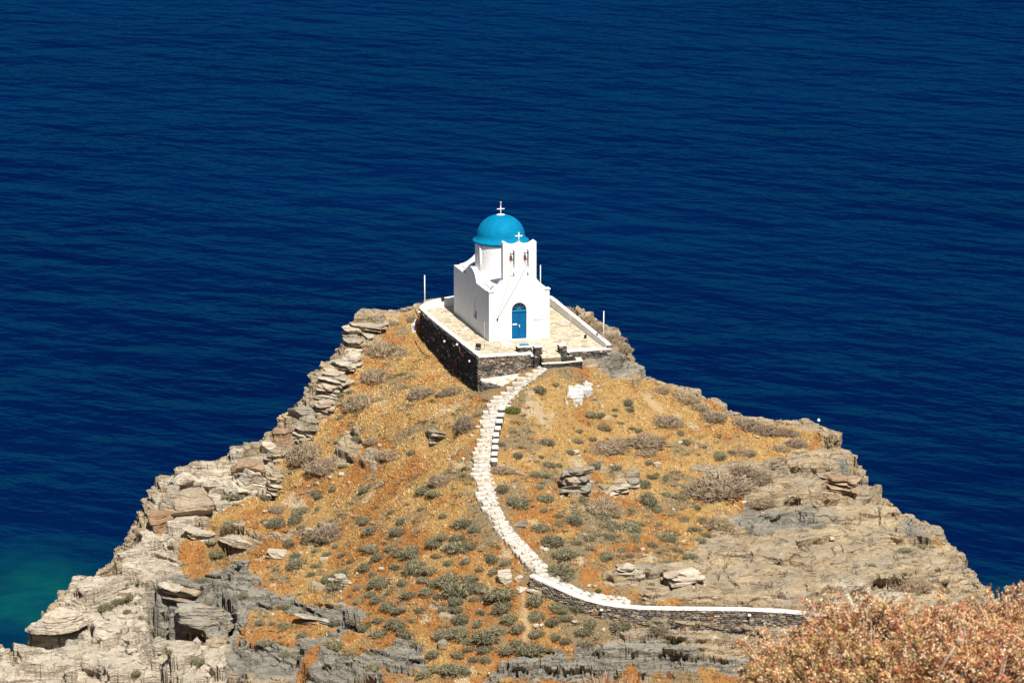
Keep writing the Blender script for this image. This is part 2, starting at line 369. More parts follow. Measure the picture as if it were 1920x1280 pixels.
def plain(name, c, rough=.6, spec=.3, var=.12, sc=6, bump=.004):
    t = NT(name); v = t.coord(); n = t.noise(v, sc, 5)
    col = t.mix(t.ramp(n, .3, .7), tuple(x*(1-var) for x in c), tuple(min(1, x*(1+var)) for x in c))
    return t.out(col, t.bump(t.noise(v, sc*5, 3), bump), rough, spec)

# rock colours shared by the bedrock and the loose rocks
def rock_color(t, pos, grey, pale, warm=None):
    st = t.n('ShaderNodeMapping'); t.set(st.inputs[0], pos); st.inputs['Scale'].default_value = (.5, .5, 5.0); st.inputs['Rotation'].default_value = (R(3), R(-3), 0)
    wv = t.noise(st.outputs[0], 1.0, 8, .65)
    n1 = t.noise(pos, .55, 6, .6); n2 = t.noise(pos, 3.5, 6, .65); n3 = t.noise(pos, 14, 4, .6)
    tan = t.mix(t.ramp(wv, .36, .62), (.34, .24, .14), (.64, .50, .31))
    tan = t.mix(t.ramp(n1, .42, .62), tan, (.40, .33, .235))
    tan = t.mix(t.math('MULTIPLY', t.ramp(n2, .56, .68), .7), tan, (.62, .54, .40))
    gr = t.mix(t.ramp(wv, .35, .65), (.205, .19, .155), (.39, .365, .30))
    gr = t.mix(t.math('MULTIPLY', t.ramp(n2, .52, .7), .8), gr, (.42, .39, .32))
    pl = t.mix(t.ramp(wv, .35, .65), (.52, .43, .315), (.76, .68, .54))
    pl = t.mix(t.math('MULTIPLY', t.ramp(n1, .5, .64), .5), pl, (.45, .41, .345))
    nz = t.math('ADD', t.math('MULTIPLY', t.math('SUBTRACT', wv, .5), 1.6), t.math('MULTIPLY', t.math('SUBTRACT', n2, .5), 1.2))
    gm = t.ramp(t.math('ADD', grey, nz), .25, .75); pm = t.ramp(t.math('ADD', pale, t.math('MULTIPLY', nz, .6)), .2, .7)
    c = t.mix(pm, tan, pl); c = t.mix(gm, c, gr)
    sm = t.n('ShaderNodeMapping'); t.set(sm.inputs[0], pos); sm.inputs['Scale'].default_value = (.8, .8, 13.0); sm.inputs['Rotation'].default_value = (R(3), R(-3), 0)
    seam = t.noise(sm.outputs[0], 1.0, 6, .7)
    c = t.mix(t.math('MULTIPLY', t.ramp(seam, .55, .63), .75), c, (.115, .088, .06))                          # dark bedding bands in the schist, painting in the shade of cracks
    c = t.mix(t.math('MULTIPLY', t.ramp(seam, .43, .36), .5), c, (.60, .52, .39))
    c = t.mix(t.math('MULTIPLY', t.ramp(t.noise(pos, 1.3, 5, .7), .60, .70), .55), c, (.40, .19, .075))   # iron stain
    c = t.mix(t.math('MULTIPLY', t.ramp(n3, .54, .72), .45), c, (.13, .115, .09))                            # lichen specks
    return c, wv, n2, n3

def ground_mat():
    t = NT('headland'); pos = t.n('ShaderNodeNewGeometry').outputs['Position']
    rock, grey, pale, wash, trail = (t.attr(a) for a in ('rock', 'grey', 'pale', 'wash', 'trail'))
    rc, wv, n2, n3 = rock_color(t, pos, grey, pale)
    e1 = t.noise(pos, .35, 5, .6); e2 = t.noise(pos, 1.7, 5, .65); e3 = t.noise(pos, 9, 4, .6)
    so = t.mix(t.ramp(e2, .38, .66), (.44, .265, .09), (.56, .375, .155))
    so = t.mix(t.ramp(t.math('ADD', t.attr('rust'), t.math('MULTIPLY', t.math('SUBTRACT', e2, .5), .5)), .0, .16), so, (.42, .195, .062))
    so = t.mix(t.ramp(t.math('ADD', t.attr('olive'), t.math('MULTIPLY', t.math('SUBTRACT', e2, .5), .5)), .10, .22), so, (.30, .225, .125))
    so = t.mix(t.ramp(t.math('ADD', t.attr('bare'), t.math('MULTIPLY', t.math('SUBTRACT', e2, .5), .5)), .20, .30), so, (.56, .43, .26))
    so = t.mix(t.math('MULTIPLY', t.ramp(e3, .5, .7), .6), so, (.20, .11, .045))
    so = t.mix(t.math('MULTIPLY', t.ramp(t.noise(pos, 4.5, 3, .6), .66, .72), .4), so, (.50, .42, .31))
    edge = t.math('ADD', rock, t.math('MULTIPLY', t.math('SUBTRACT', t.noise(pos, 3, 5, .7), .5), .9))
    c = t.mix(t.ramp(edge, .38, .62), so, rc)
    c = t.mix(t.math('MULTIPLY', trail, .9), c, t.mix(e2, (.50, .34, .17), (.62, .47, .27)))
    wf = t.math('ADD', wash, t.math('MULTIPLY', t.math('SUBTRACT', t.noise(pos, 4, 5, .7), .55), 1.3))
    c = t.mix(t.ramp(wf, .45, .55), c, (.78, .76, .72))
    hb = t.math('ADD', t.math('MULTIPLY', wv, .6), t.math('ADD', t.math('MULTIPLY', n2, .35), t.math('MULTIPLY', n3, .14)))
    nb = t.bump(hb, .55, 1.0)
    return t.out(c, nb, .93, .15)
M = {}
M['ground'] = ground_mat()
ny, nx = GX.shape
I = np.arange(ny*nx).reshape(ny, nx)
Q = np.stack([I[:-1, :-1], I[:-1, 1:], I[1:, 1:], I[1:, :-1]], -1).reshape(-1, 4)
land = mesh_np('headland', np.stack([PX, PY, PZ], -1).reshape(-1, 3), Q, mat=M['ground'], smooth=False,
               attrs=dict(rock=ROCK, grey=GREY, pale=PALE, wash=WASH, trail=TRAIL, rust=T_R, olive=T_O, bare=T_P))
land['kind'] = 'structure'

# ------------------------------------------------------------------ sea
def sea_mat():
    t = NT('sea'); pos = t.n('ShaderNodeNewGeometry').outputs['Position']
    sh = t.attr('shallow')
    v1 = t.n('ShaderNodeMapping'); t.set(v1.inputs[0], pos); v1.vector_type = 'TEXTURE'; v1.inputs['Scale'].default_value = (1.5, 1.0, 1); v1.inputs['Rotation'].default_value = (0, 0, R(-38))
    big = t.noise(pos, .012, 3, .5)
    deep = t.mix(t.ramp(big, .35, .65), (.0002, .0045, .034), (.0003, .0075, .046))
    seabed = t.noise(pos, .10, 5, .6)
    teal = t.mix(t.ramp(seabed, .42, .62), (.001, .024, .046), (.0018, .060, .062))
    shn = t.math('ADD', sh, t.math('MULTIPLY', t.math('SUBTRACT', t.noise(pos, .07, 4, .6), .5), .5))
    c = t.mix(t.ramp(shn, .15, .85), deep, teal)
    w1 = t.noise(v1.outputs[0], .10, 2, .5); w2 = t.noise(v1.outputs[0], .36, 3, .5); w3 = t.noise(v1.outputs[0], 1.1, 2, .5)
    patch = t.ramp(t.noise(pos, .035, 3, .5), .3, .7, .55, 1.25)
    h = t.math('ADD', t.math('MULTIPLY', w1, 2.6), t.math('MULTIPLY', patch, t.math('ADD', t.math('MULTIPLY', w2, 1.15), t.math('MULTIPLY', w3, .22))))
    nb = t.bump(h, .85, 1.0)
    df = t.n('ShaderNodeBsdfDiffuse'); t.set(df.inputs[0], c); t.set(df.inputs['Normal'], nb)
    gl = t.n('ShaderNodeBsdfGlossy'); gl.inputs[0].default_value = (.012, .27, .68, 1); gl.inputs['Roughness'].default_value = .12; t.set(gl.inputs['Normal'], nb)
    fr = t.n('ShaderNodeFresnel'); fr.inputs[0].default_value = 1.333; t.set(fr.inputs['Normal'], nb)
    mx = t.n('ShaderNodeMixShader'); t.set(mx.inputs[0], t.math('MULTIPLY', fr.outputs[0], .56)); t.set(mx.inputs[1], df); t.set(mx.inputs[2], gl)
    t.t.links.new(mx.outputs[0], t.t.nodes['Material Output'].inputs[0]); t.t.nodes.remove(t.b)
    return t.m
M['sea'] = sea_mat()
sx = axis(-1500, -60, 60, 1500, 2.0, 1.15, 150); sy = axis(-300, -60, 60, 4200, 2.0, 1.15, 300)
SX, SY = np.meshgrid(sx, sy); n2_, n1_ = SX.shape
sd = poly_sd(SX, SY, LAND)
shal = np.clip(1-(sd-9)/13, 0, 1)*sstep(26, 4, SY)
shal = np.maximum(shal*.55, np.exp(-(((SX+35)/11)**2+((SY-6)/13)**2)))
shal = np.maximum(shal, .8*np.exp(-(((SX-37)/9)**2+((SY+2)/13)**2)))
I = np.arange(n2_*n1_).reshape(n2_, n1_)
Q = np.stack([I[:-1, :-1], I[:-1, 1:], I[1:, 1:], I[1:, :-1]], -1).reshape(-1, 4)
o = mesh_np('sea', np.stack([SX, SY, np.full_like(SX, SEA)], -1).reshape(-1, 3), Q, mat=M['sea'], smooth=True, attrs=dict(shallow=shal))
o['kind'] = 'structure'

# ------------------------------------------------------------------ more materials
def plaster_mat():
    t = NT('white_plaster'); v = t.coord()
    n = t.noise(v, 1.2, 6, .65); f = t.noise(v, 9, 4, .6)
    c = t.mix(t.ramp(n, .35, .7), (.80, .80, .79), (.74, .735, .72))
    c = t.mix(t.math('MULTIPLY', t.ramp(f, .6, .8), .25), c, (.62, .60, .56))
    return t.out(c, t.bump(t.math('ADD', t.noise(v, 5, 5, .6), t.math('MULTIPLY', f, .5)), .035), .85, .15)
M['plaster'] = plaster_mat()
def dome_mat():
    t = NT('blue_dome_paint'); v = t.coord()
    n = t.noise(v, 1.6, 5, .6); f = t.noise(v, 7, 4, .6)
    c = t.mix(t.ramp(n, .35, .65), (.001, .165, .32), (.001, .21, .385))
    c = t.mix(t.math('MULTIPLY', t.ramp(f, .62, .75), .25), c, (.02, .27, .42))
    return t.out(c, t.bump(t.noise(v, 6, 4), .04), .75, .08)
M['dome'] = dome_mat()
def colattr_mat(name, dist=.02, sc=18, var=.35):
    t = NT(name); v = t.coord(); c = t.attr('col', True)
    n = t.noise(v, sc, 5, .65)
    k = t.ramp(n, .3, .7, 1-var, 1+var)
    x = t.n('ShaderNodeVectorMath', _operation='SCALE'); t.set(x.inputs[0], c); t.set(x.inputs['Scale'], k)
    return t.out(x.outputs[0], t.bump(n, dist), .9, .15)
M['drystone'] = colattr_mat('dry_stone')
def flag_mat():
    t = NT('flagstones'); v = t.coord()
    wv = t.n('ShaderNodeVectorMath', _operation='ADD'); t.set(wv.inputs[0], v)
    nz = t.n('ShaderNodeTexNoise', vec=v, scale=1.5, detail=2); sc = t.n('ShaderNodeVectorMath', _operation='SCALE'); t.set(sc.inputs[0], nz.outputs[1]); sc.inputs['Scale'].default_value = .25
    t.set(wv.inputs[1], sc.outputs[0])
    vo = t.n('ShaderNodeTexVoronoi', _feature='DISTANCE_TO_EDGE', vec=wv.outputs[0], scale=1.9)
    vc = t.n('ShaderNodeTexVoronoi', vec=wv.outputs[0], scale=1.9)
    hv = t.n('ShaderNodeSeparateColor'); t.set(hv.inputs[0], vc.outputs['Color'])
    st = t.mix(hv.outputs[0], (.42, .32, .19), (.60, .50, .33))
    st = t.mix(t.ramp(hv.outputs[1], .75, .9), st, (.34, .27, .17))
    st = t.mix(t.math('MULTIPLY', t.ramp(t.noise(v, 6, 5, .65), .5, .7), .5), st, (.76, .70, .58))
    j = t.ramp(vo.outputs[0], .035, .075)
    c = t.mix(j, (.70, .65, .55), st)
    return t.out(c, t.bump(t.math('ADD', t.ramp(vo.outputs[0], .03, .10, 1, 0), t.math('MULTIPLY', t.noise(v, 8, 4), .6)), .03), .85, .15)
M['flag'] = flag_mat()
def white_worn(name, under=(.42, .31, .19), amt=.56):
    t = NT(name); pos = t.n('ShaderNodeNewGeometry').outputs['Position']
    n = t.noise(pos, 5.5, 5, .65); m = t.noise(pos, 1.1, 3, .6)
    c = t.mix(t.ramp(n, amt, amt+.08), (.80, .775, .72), under)
    c = t.mix(t.math('MULTIPLY', t.ramp(m, .55, .7), .3), c, (.62, .55, .44))
    return t.out(c, t.bump(n, .02), .85, .15)
M['lime'] = white_worn('limewash', amt=.56)
def slab_mat():
    t = NT('limewashed_slabs'); pos = t.n('ShaderNodeNewGeometry').outputs['Position']
    n = t.noise(pos, 3.2, 5, .7); m = t.noise(pos, 1.1, 3, .6); k = t.noise(pos, 9, 4, .6)
    c = t.mix(t.ramp(m, .35, .65), (.70, .66, .58), (.58, .52, .42))
    c = t.mix(t.ramp(n, .53, .60), c, (.36, .26, .15))
    c = t.mix(t.ramp(k, .58, .72), c, (.27, .19, .10))
    return t.out(c, t.bump(n, .03), .88, .12)
M['lime_path'] = slab_mat()
M['slab'] = colattr_mat('path_slabs', .02, 7, .28)
M['door'] = plain('blue_door_paint', (.001, .10, .25), .6, .12, .12, 4)
M['trim_blue'] = plain('blue_trim_paint', (.003, .19, .40), .45, .35)
M['white'] = plain('white_paint', (.80, .80, .79), .5, .3, .04)
M['dark'] = plain('dark_metal', (.018, .017, .017), .5, .4)
M['bronze'] = plain('old_bronze', (.10, .035, .018), .5, .5, .3, 8)
M['glass'] = plain('dark_glass', (.035, .02, .014), .15, .5)
M['rust'] = plain('rusty_pipe', (.19, .055, .022), .8, .2, .35, 9)
M['rope'] = plain('grey_rope', (.22, .21, .19), .9, .1)
M['slate_glass'] = plain('blue_grey_pane', (.02, .06, .09), .2, .5)
M['cable'] = plain('black_cable', (.012, .011, .011), .6, .3)
M['concrete'] = plain('grey_concrete', (.40, .37, .32), .9, .15, .25, 5)

# ------------------------------------------------------------------ building helpers
def box_bm(bm, c, s, rz=0):
    m = Matrix.Translation(c) @ Matrix.Rotation(rz, 4, 'Z') @ Matrix.Diagonal((*s, 1))
    return bmesh.ops.create_cube(bm, size=1, matrix=m)
def prism(outer, holes, to3, n, depth):   # outline with openings in a plane, pushed back by n*depth
    bm = bmesh.new(); front = []; edges = []
    for lp in [outer]+holes:
        vs_ = [bm.verts.new(to3(*p)) for p in lp]; front.append(vs_)
        for i in range(len(vs_)): edges.append(bm.edges.new((vs_[i], vs_[(i+1) % len(vs_)])))
    r = bmesh.ops.triangle_fill(bm, use_beauty=True, edges=edges, use_dissolve=False)
    faces = [g for g in r['geom'] if isinstance(g, bmesh.types.BMFace)]
    off = Vector(n)*depth
    mp = {v: bm.verts.new(v.co+off) for lp in front for v in lp}
    for f in faces: bm.faces.new([mp[v] for v in reversed(f.verts)])
    for lp in front:
        for i in range(len(lp)):
            a, b = lp[i], lp[(i+1) % len(lp)]; bm.faces.new((a, mp[a], mp[b], b))
    return bm
def arch(u0, u1, z0, zs, n=12):           # door shape: straight sides to zs, round head
    c, r = (u0+u1)/2, (u1-u0)/2
    return [(u0, z0), (u1, z0)]+[(c+r*math.cos(R(180*i/n)), zs+r*math.sin(R(180*i/n))) for i in range(n+1)]
def lathe(prof, seg=48, c=(0, 0, 0)):
    bm = bmesh.new(); rings = []
    for r, z in prof:
        rings.append([bm.verts.new((c[0]+r*math.cos(2*math.pi*i/seg), c[1]+r*math.sin(2*math.pi*i/seg), c[2]+z)) for i in range(seg)] if r > 1e-4 else [bm.verts.new((c[0], c[1], c[2]+z))])
    for a, b in zip(rings, rings[1:]):
        for i in range(seg):
            j = (i+1) % seg
            if len(a) == 1 and len(b) == 1: continue
            if len(a) == 1: bm.faces.new((a[0], b[i], b[j]))
            elif len(b) == 1: bm.faces.new((a[i], a[j], b[0]))
            else: bm.faces.new((a[i], a[j], b[j], b[i]))
    return bm
def tube_bm(bm, pts, r, seg=8, cap=True):
    pts = [Vector(p) for p in pts]; rings = []
    for i, p in enumerate(pts):
        t = (pts[min(i+1, len(pts)-1)]-pts[max(i-1, 0)]).normalized()
        a = t.orthogonal().normalized() if i == 0 else (rings_a - t*rings_a.dot(t)).normalized()
        rings_a = a; b = t.cross(a); rr = r[i] if isinstance(r, (list, tuple)) else r
        rings.append([bm.verts.new(p+(a*math.cos(2*math.pi*k/seg)+b*math.sin(2*math.pi*k/seg))*rr) for k in range(seg)])
    for x, y in zip(rings, rings[1:]):
        for k in range(seg): bm.faces.new((x[k], x[(k+1) % seg], y[(k+1) % seg], y[k]))
    if cap: bm.faces.new(rings[0][::-1]); bm.faces.new(rings[-1])
    return bm
# dry-stone wall: a real relief of coursed stones on the face, plain back, flat top
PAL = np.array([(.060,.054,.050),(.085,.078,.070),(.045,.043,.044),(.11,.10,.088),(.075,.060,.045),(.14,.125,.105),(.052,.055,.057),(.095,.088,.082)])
def stone_wall(name, line, z0, z1, parent=None, thick=.4, side=1, cell=.05, course=.11, length=.34, relief=.06, pal=PAL, orange=.015, seed=1, closed=False, mat=None, light=.03):
    P = np.array([p[:2] for p in line], float)
    if closed: P = np.vstack([P, P[:1]])
    d = np.concatenate([[0], np.cumsum(np.linalg.norm(np.diff(P, axis=0), axis=1))])
    n = max(3, int(d[-1]/cell)); s = np.linspace(0, d[-1], n+1)
    x = np.interp(s, d, P[:, 0]); y = np.interp(s, d, P[:, 1])
    k = np.clip(np.searchsorted(d, s, 'right')-1, 0, len(d)-2)
    tx = (P[k+1, 0]-P[k, 0])/(d[k+1]-d[k]); ty = (P[k+1, 1]-P[k, 1])/(d[k+1]-d[k])
    w = 5
    if not closed:
        tx = np.convolve(np.pad(tx, w//2, 'edge'), np.ones(w)/w, 'valid'); ty = np.convolve(np.pad(ty, w//2, 'edge'), np.ones(w)/w, 'valid')
    else:
        tx = np.convolve(np.pad(tx, w//2, 'wrap'), np.ones(w)/w, 'valid'); ty = np.convolve(np.pad(ty, w//2, 'wrap'), np.ones(w)/w, 'valid')
    l = np.hypot(tx, ty); nx_, ny_ = ty/l*side, -tx/l*side
    a = np.interp(s, np.linspace(0, d[-1], len(z0)), z0) if hasattr(z0, '__len__') and len(z0) != len(d) else np.interp(s, d, z0 if hasattr(z0, '__len__') else [z0]*len(d))
    b = np.interp(s, d, z1 if hasattr(z1, '__len__') else [z1]*len(d))
    hmax = float((b-a).max()); m = max(2, int(hmax/cell))
    T = np.linspace(0, 1, m+1)
    S = np.repeat(s[None], m+1, 0); Z = a[None]+(b-a)[None]*T[:, None]
    cs = Z/course+.55*perlin(S*.9, Z*1.1, s=seed)+.25*perlin(S*2.6, Z*2.6, s=seed+1)
    ci = np.floor(cs).astype(int); ct = cs-ci
    ls = S/(length*(.55+.9*hash01(ci, 0, 0, seed)))+hash01(ci, 1, 0, seed)*7+.3*perlin(S*2.1, Z*5, s=seed+2)
    li = np.floor(ls).astype(int); lt = ls-li
    hh = hash01(ci*131+li, 2, 0, seed); h2_ = hash01(ci*131+li, 3, 0, seed)
    e = np.minimum(np.minimum(ct, 1-ct)*course, np.minimum(lt, 1-lt)*length*.6)
    dd = relief*(.2+hh)*sstep(0, .03, e)-relief*.7*sstep(.022, 0, e)+.015*perlin(S*9, Z*9, s=seed+3)
    dd[-1] = 0
    X = x[None]+nx_[None]*dd; Y = y[None]+ny_[None]*dd
    c = pal[(h2_*len(pal)).astype(int) % len(pal)]*(.75+.5*hh[..., None])
    o_ = hash01(ci*131+li, 5, 0, seed)
    c = np.where((o_ < orange)[..., None], np.array([.42, .17, .06]), c)
    c = np.where(((o_ > 1-light))[..., None], np.array([.42, .37, .29]), c)
    c = np.where((e < .012)[..., None], c*.35, c)
    V = [np.stack([X, Y, Z], -1).reshape(-1, 3)]; C = [c.reshape(-1, 3)]
    I = np.arange((m+1)*(n+1)).reshape(m+1, n+1)
    Fs = [np.stack([I[:-1, :-1], I[:-1, 1:], I[1:, 1:], I[1:, :-1]], -1).reshape(-1, 4)]
    off = (m+1)*(n+1)
    bx, by = x-nx_*thick, y-ny_*thick
    V.append(np.stack([bx, by, b], -1)); V.append(np.stack([bx, by, a], -1)); C.append(np.tile(pal[1], (2*(n+1), 1)))
    J = off+np.arange(n+1); K = J+n+1
    Fs.append(np.stack([I[-1, :-1], I[-1, 1:], J[1:], J[:-1]], -1)); Fs.append(np.stack([J[:-1], J[1:], K[1:], K[:-1]], -1))
    if not closed:
        for q in (0, n):
            idx = I[:, q]; V.append(np.stack([np.full(m+1, bx[q]), np.full(m+1, by[q]), Z[:, q]], -1)); C.append(c[:, q])
            o2 = sum(len(v) for v in V[:-1]); Fs.append(np.stack([idx[:-1], idx[1:], o2+np.arange(1, m+1), o2+np.arange(m)], -1))
    return mesh_np(name, np.vstack(V), np.vstack(Fs), mat=mat or M['drystone'], parent=parent, smooth=False, colors=np.vstack(C))
def strip(name, inner, outer, zi, zo, th, mat, parent=None, jit=.0, seed=3, closed=False):   # coping: a slab between two lines
    n = len(inner); r = np.random.default_rng(seed)
    A = np.array([(p[0], p[1], z) for p, z in zip(inner, zi)]); B = np.array([(p[0], p[1], z) for p, z in zip(outer, zo)])
    if jit: A[:, :2] += r.uniform(-jit, jit, (n, 2)); B[:, :2] += r.uniform(-jit, jit, (n, 2)); A[:, 2] += r.uniform(-jit*.4, jit*.4, n); B[:, 2] += r.uniform(-jit*.4, jit*.4, n)
    V = np.vstack([A, B, A-[0, 0, th], B-[0, 0, th]]); F_ = []
    rg = range(n) if closed else range(n-1)
    for i in rg:
        j = (i+1) % n
        F_ += [(i, j, n+j, n+i), (2*n+i, 3*n+i, 3*n+j, 2*n+j), (n+i, n+j, 3*n+j, 3*n+i), (j, i, 2*n+i, 2*n+j)]
    if not closed: F_ += [(0, n, 3*n, 2*n), (n-1, 3*n-1, 4*n-1, 2*n-1)]
    o = mesh_np(name, V, np.array(F_), mat=mat, parent=parent)
    return o
def resample(pts, step):
    P = np.array(pts, float); d = np.concatenate([[0], np.cumsum(np.linalg.norm(np.diff(P[:, :2], axis=0), axis=1))])
    s = np.linspace(0, d[-1], max(2, int(d[-1]/step)+1))
    return np.stack([np.interp(s, d, P[:, k]) for k in range(P.shape[1])], -1)

# ------------------------------------------------------------------ the church
W_, LEN = 4.04, 9.4
ch = empty('church', tuple(O), A0)
tag(ch, 'small whitewashed chapel with blue dome and twin bell gable on the headland summit', 'church')
# facade with bell gable
def curve(a, b, bend, n=8):
    out = []
    for i in range(1, n):
        t = i/n; out.append((a[0]+(b[0]-a[0])*t, a[1]+(b[1]-a[1])*t-bend*math.sin(math.pi*t)))
    return out
T0, T1 = .92, 3.16
outer = [(0, 0), (W_, 0), (W_, 3.26)]+curve((W_, 3.26), (T1, 4.02), .14)+[(T1, 4.02), (T1, 6.42), (T1-.12, 6.52)]
outer += curve((T1-.14, 6.52), (2.18, 6.34), .13)+[(2.14, 6.36), (2.04, 6.52), (1.94, 6.36)]+curve((1.92, 6.34), (T0+.14, 6.50), .13)+[(T0+.12, 6.52), (T0, 6.44), (T0, 4.02)]
outer += curve((T0, 4.02), (0, 3.26), .14)+[(0, 3.26)]
B1, B2 = (1.36, 1.70), (2.30, 2.64)
holes = [arch(*b, 4.74, 5.78, 8) for b in (B1, B2)]+[arch(*b, 4.18, 4.30, 8) for b in (B1, B2)]
DU0, DU1 = 1.52, 2.50
outline = [(0, 0), (DU0, 0)]+[(DU0, 1.98)]+[((DU0+DU1)/2-(DU1-DU0)/2*math.cos(R(180*i/14)), 1.98+(DU1-DU0)/2*math.sin(R(180*i/14))) for i in range(1, 14)]+[(DU1, 1.98), (DU1, 0)]+outer[1:]
bm = prism(outline, holes, lambda a, b: (a, 0, b), (0, 1, 0), .46)
fac = from_bm('facade', bm, M['plaster'], ch, bevel=.03)
for a, b in ((-.05, .34), (W_-.34, W_+.05)):
    bm = bmesh.new(); box_bm(bm, ((a+b)/2, .2, 3.285), (b-a, .54, .07)); from_bm('cornice_cap', bm, M['plaster'], ch, bevel=.015)
# side walls with the little vaulted gable and the slit window
VC = 4.75
def side_outline():
    o = [(.46, 0), (LEN, 0), (LEN, 3.22), (VC+1.45, 3.22)]
    o += [(VC+1.45*math.cos(t)**1.0*1.0, 3.22+.78*max(0, math.sin(t))**1.3) for t in np.linspace(.12, math.pi-.12, 15)]
    return o+[(VC-1.45, 3.22), (.46, 3.22)]
win = arch(VC-1.5, VC-.7, .82, 2.25, 8)
for u0, n in ((0, 1), (W_, -1)):
    bm = prism(side_outline(), [win], lambda a, b: (u0, a, b), (n, 0, 0), .38)
    from_bm('side_wall', bm, M['plaster'], ch, bevel=.025)
    bm = bmesh.new(); box_bm(bm, (u0+n*.17, VC-1.10, 1.7), (.04, .95, 2.3)); wf = from_bm('window', bm, M['plaster'], ch)
    bm = bmesh.new(); box_bm(bm, (u0+n*.145, VC-1.10, 1.02), (.02, .79, .42)); from_bm('window_pane', bm, M['slate_glass'], wf)
# back wall with raised vault gable
bo = [(0.38, 0), (W_-.38, 0), (W_-.38, 3.28)]+curve((W_-.38, 3.28), (2.5, 4.0), .16)+[(2.5, 4.0), (2.02, 4.12), (1.54, 4.0)]+curve((1.54, 4.0), (.38, 3.28), .16)+[(.38, 3.28)]
from_bm('back_wall', prism(bo, [], lambda a, b: (a, LEN, b), (0, -1, 0), .38), M['plaster'], ch, bevel=.025)
# roofs: flat corners, nave vault, cross vault
bm = bmesh.new(); box_bm(bm, (W_/2, (LEN+.46-.38)/2, 3.02), (W_-.76, LEN-.84, .2)); from_bm('roof', bm, M['plaster'], ch)
def vault(half, spring, rise, z0, n=14):
    return [(-half, z0), (half, z0), (half, spring)]+[(half*math.cos(t), spring+rise*math.sin(t)) for t in np.linspace(.05, math.pi-.05, n)]+[(-half, spring)]
from_bm('nave_vault', prism([(2.02+a, b) for a, b in vault(1.63, 3.10, .62, 3.05)], [], lambda a, b: (a, .46, b), (0, 1, 0), LEN-.84), M['plaster'], ch)
from_bm('cross_vault', prism([(VC+a, b) for a, b in vault(1.38, 3.18, .76, 3.05)], [], lambda a, b: (.38, a, b), (1, 0, 0), W_-.76), M['plaster'], ch)
DC = (2.02, VC, 0)
drum = from_bm('drum', lathe([(1.68, 3.3), (1.69, 4.5), (1.68, 5.62)], 64, DC), M['plaster'], ch, smooth=True)
for an in (-155, -25, 65):                # slim pilasters and slits of the drum
    c, s = math.cos(R(an)), math.sin(R(an))
    bm = bmesh.new(); tube_bm(bm, [(DC[0]+1.69*c, DC[1]+1.69*s, 3.6), (DC[0]+1.69*c, DC[1]+1.69*s, 5.45)], .08, 10); from_bm('drum_rib', bm, M['plaster'], drum, smooth=True)
pr = [(1.66, 5.52), (1.74, 5.56), (1.84, 5.66), (1.86, 5.72), (1.80, 5.76), (1.68, 5.84), (1.60, 5.98)]
pr += [(1.58*math.cos(R(a)), 5.98+1.42*math.sin(R(a))) for a in np.linspace(4, 88, 22)]+[(0, 7.40)]
dome = from_bm('dome', lathe(pr, 72, DC), M['dome'], ch, smooth=True)
def cross(parent, c, h, wd, th, name='cross', ball=.0):
    bm = bmesh.new()
    tube_bm(bm, [(c[0], c[1], c[2]), (c[0], c[1], c[2]+h)], th, 10)
    tube_bm(bm, [(c[0]-wd/2, c[1], c[2]+h*.64), (c[0]+wd/2, c[1], c[2]+h*.64)], th, 10)
    for p in ((-wd/2, h*.64), (wd/2, h*.64), (0, h)):
        bmesh.ops.create_uvsphere(bm, u_segments=10, v_segments=6, radius=th*1.25, matrix=Matrix.Translation((c[0]+p[0], c[1], c[2]+p[1])))
    return from_bm(name, bm, M['white'], parent, smooth=True)
cap = from_bm('dome_cap', lathe([(.30, 7.345), (.27, 7.39), (.12, 7.43), (.0, 7.44)], 24, DC), M['white'], dome, smooth=True)
cross(dome, (DC[0], DC[1], 7.42), .52, .44, .034)
bm = bmesh.new(); tube_bm(bm, [(DC[0], DC[1], 7.98), (DC[0], DC[1], 8.08)], .05, 8); bmesh.ops.create_uvsphere(bm, u_segments=10, v_segments=8, radius=.075, matrix=Matrix.Translation((DC[0], DC[1], 8.17)))
from_bm('finial_lamp', bm, M['concrete'], dome, smooth=True)
cross(fac, (2.04, .23, 6.46), .54, .40, .04)
# bells, ropes
for b in (B1, B2):
    c = (b[0]+b[1])/2
    bl = from_bm('bell', lathe([(0, .36), (.05, .35), (.08, .30), (.095, .16), (.12, .05), (.145, .0), (.13, .0), (.0, .06)], 24, (c-.02, .23, 5.22)), M['bronze'], ch, smooth=True)
    bm = bmesh.new(); tube_bm(bm, [(b[0]-.02, .23, 5.66), (b[1]+.02, .23, 5.66)], .03, 8); tube_bm(bm, [(c-.02, .23, 5.55), (c-.02, .23, 5.68)], .02, 6); from_bm('headstock', bm, M['dark'], bl)
    bm = bmesh.new(); tube_bm(bm, [(c-.02, .23, 5.32), (c-.02, .21, 5.1)], .018, 6); bmesh.ops.create_uvsphere(bm, u_segments=8, v_segments=6, radius=.04, matrix=Matrix.Translation((c-.02, .21, 5.1))); from_bm('clapper', bm, M['dark'], bl)
    z1 = 4.9
    bm = bmesh.new(); tube_bm(bm, [(c-.02, .21, 5.1), (c-.03, -.03, 4.72), (c-.03-(c-.58)*.5, -.07, 3.1), (.55, -.08, 1.52)], .012, 5); from_bm('bell_rope', bm, M['rope'], ch)
bm = bmesh.new(); tube_bm(bm, [(.55, .02, 1.5), (.55, -.09, 1.5), (.55, -.10, 1.42)], .025, 8); box_bm(bm, (.55, -.04, 1.47), (.10, .06, .12)); from_bm('rope_hook', bm, M['dark'], ch)
bm = bmesh.new(); tube_bm(bm, [(.56, -.06, 1.44), (.575, -.05, 1.1), (.57, -.04, .95)], .008, 5); from_bm('rope_end', bm, M['rope'], ch)
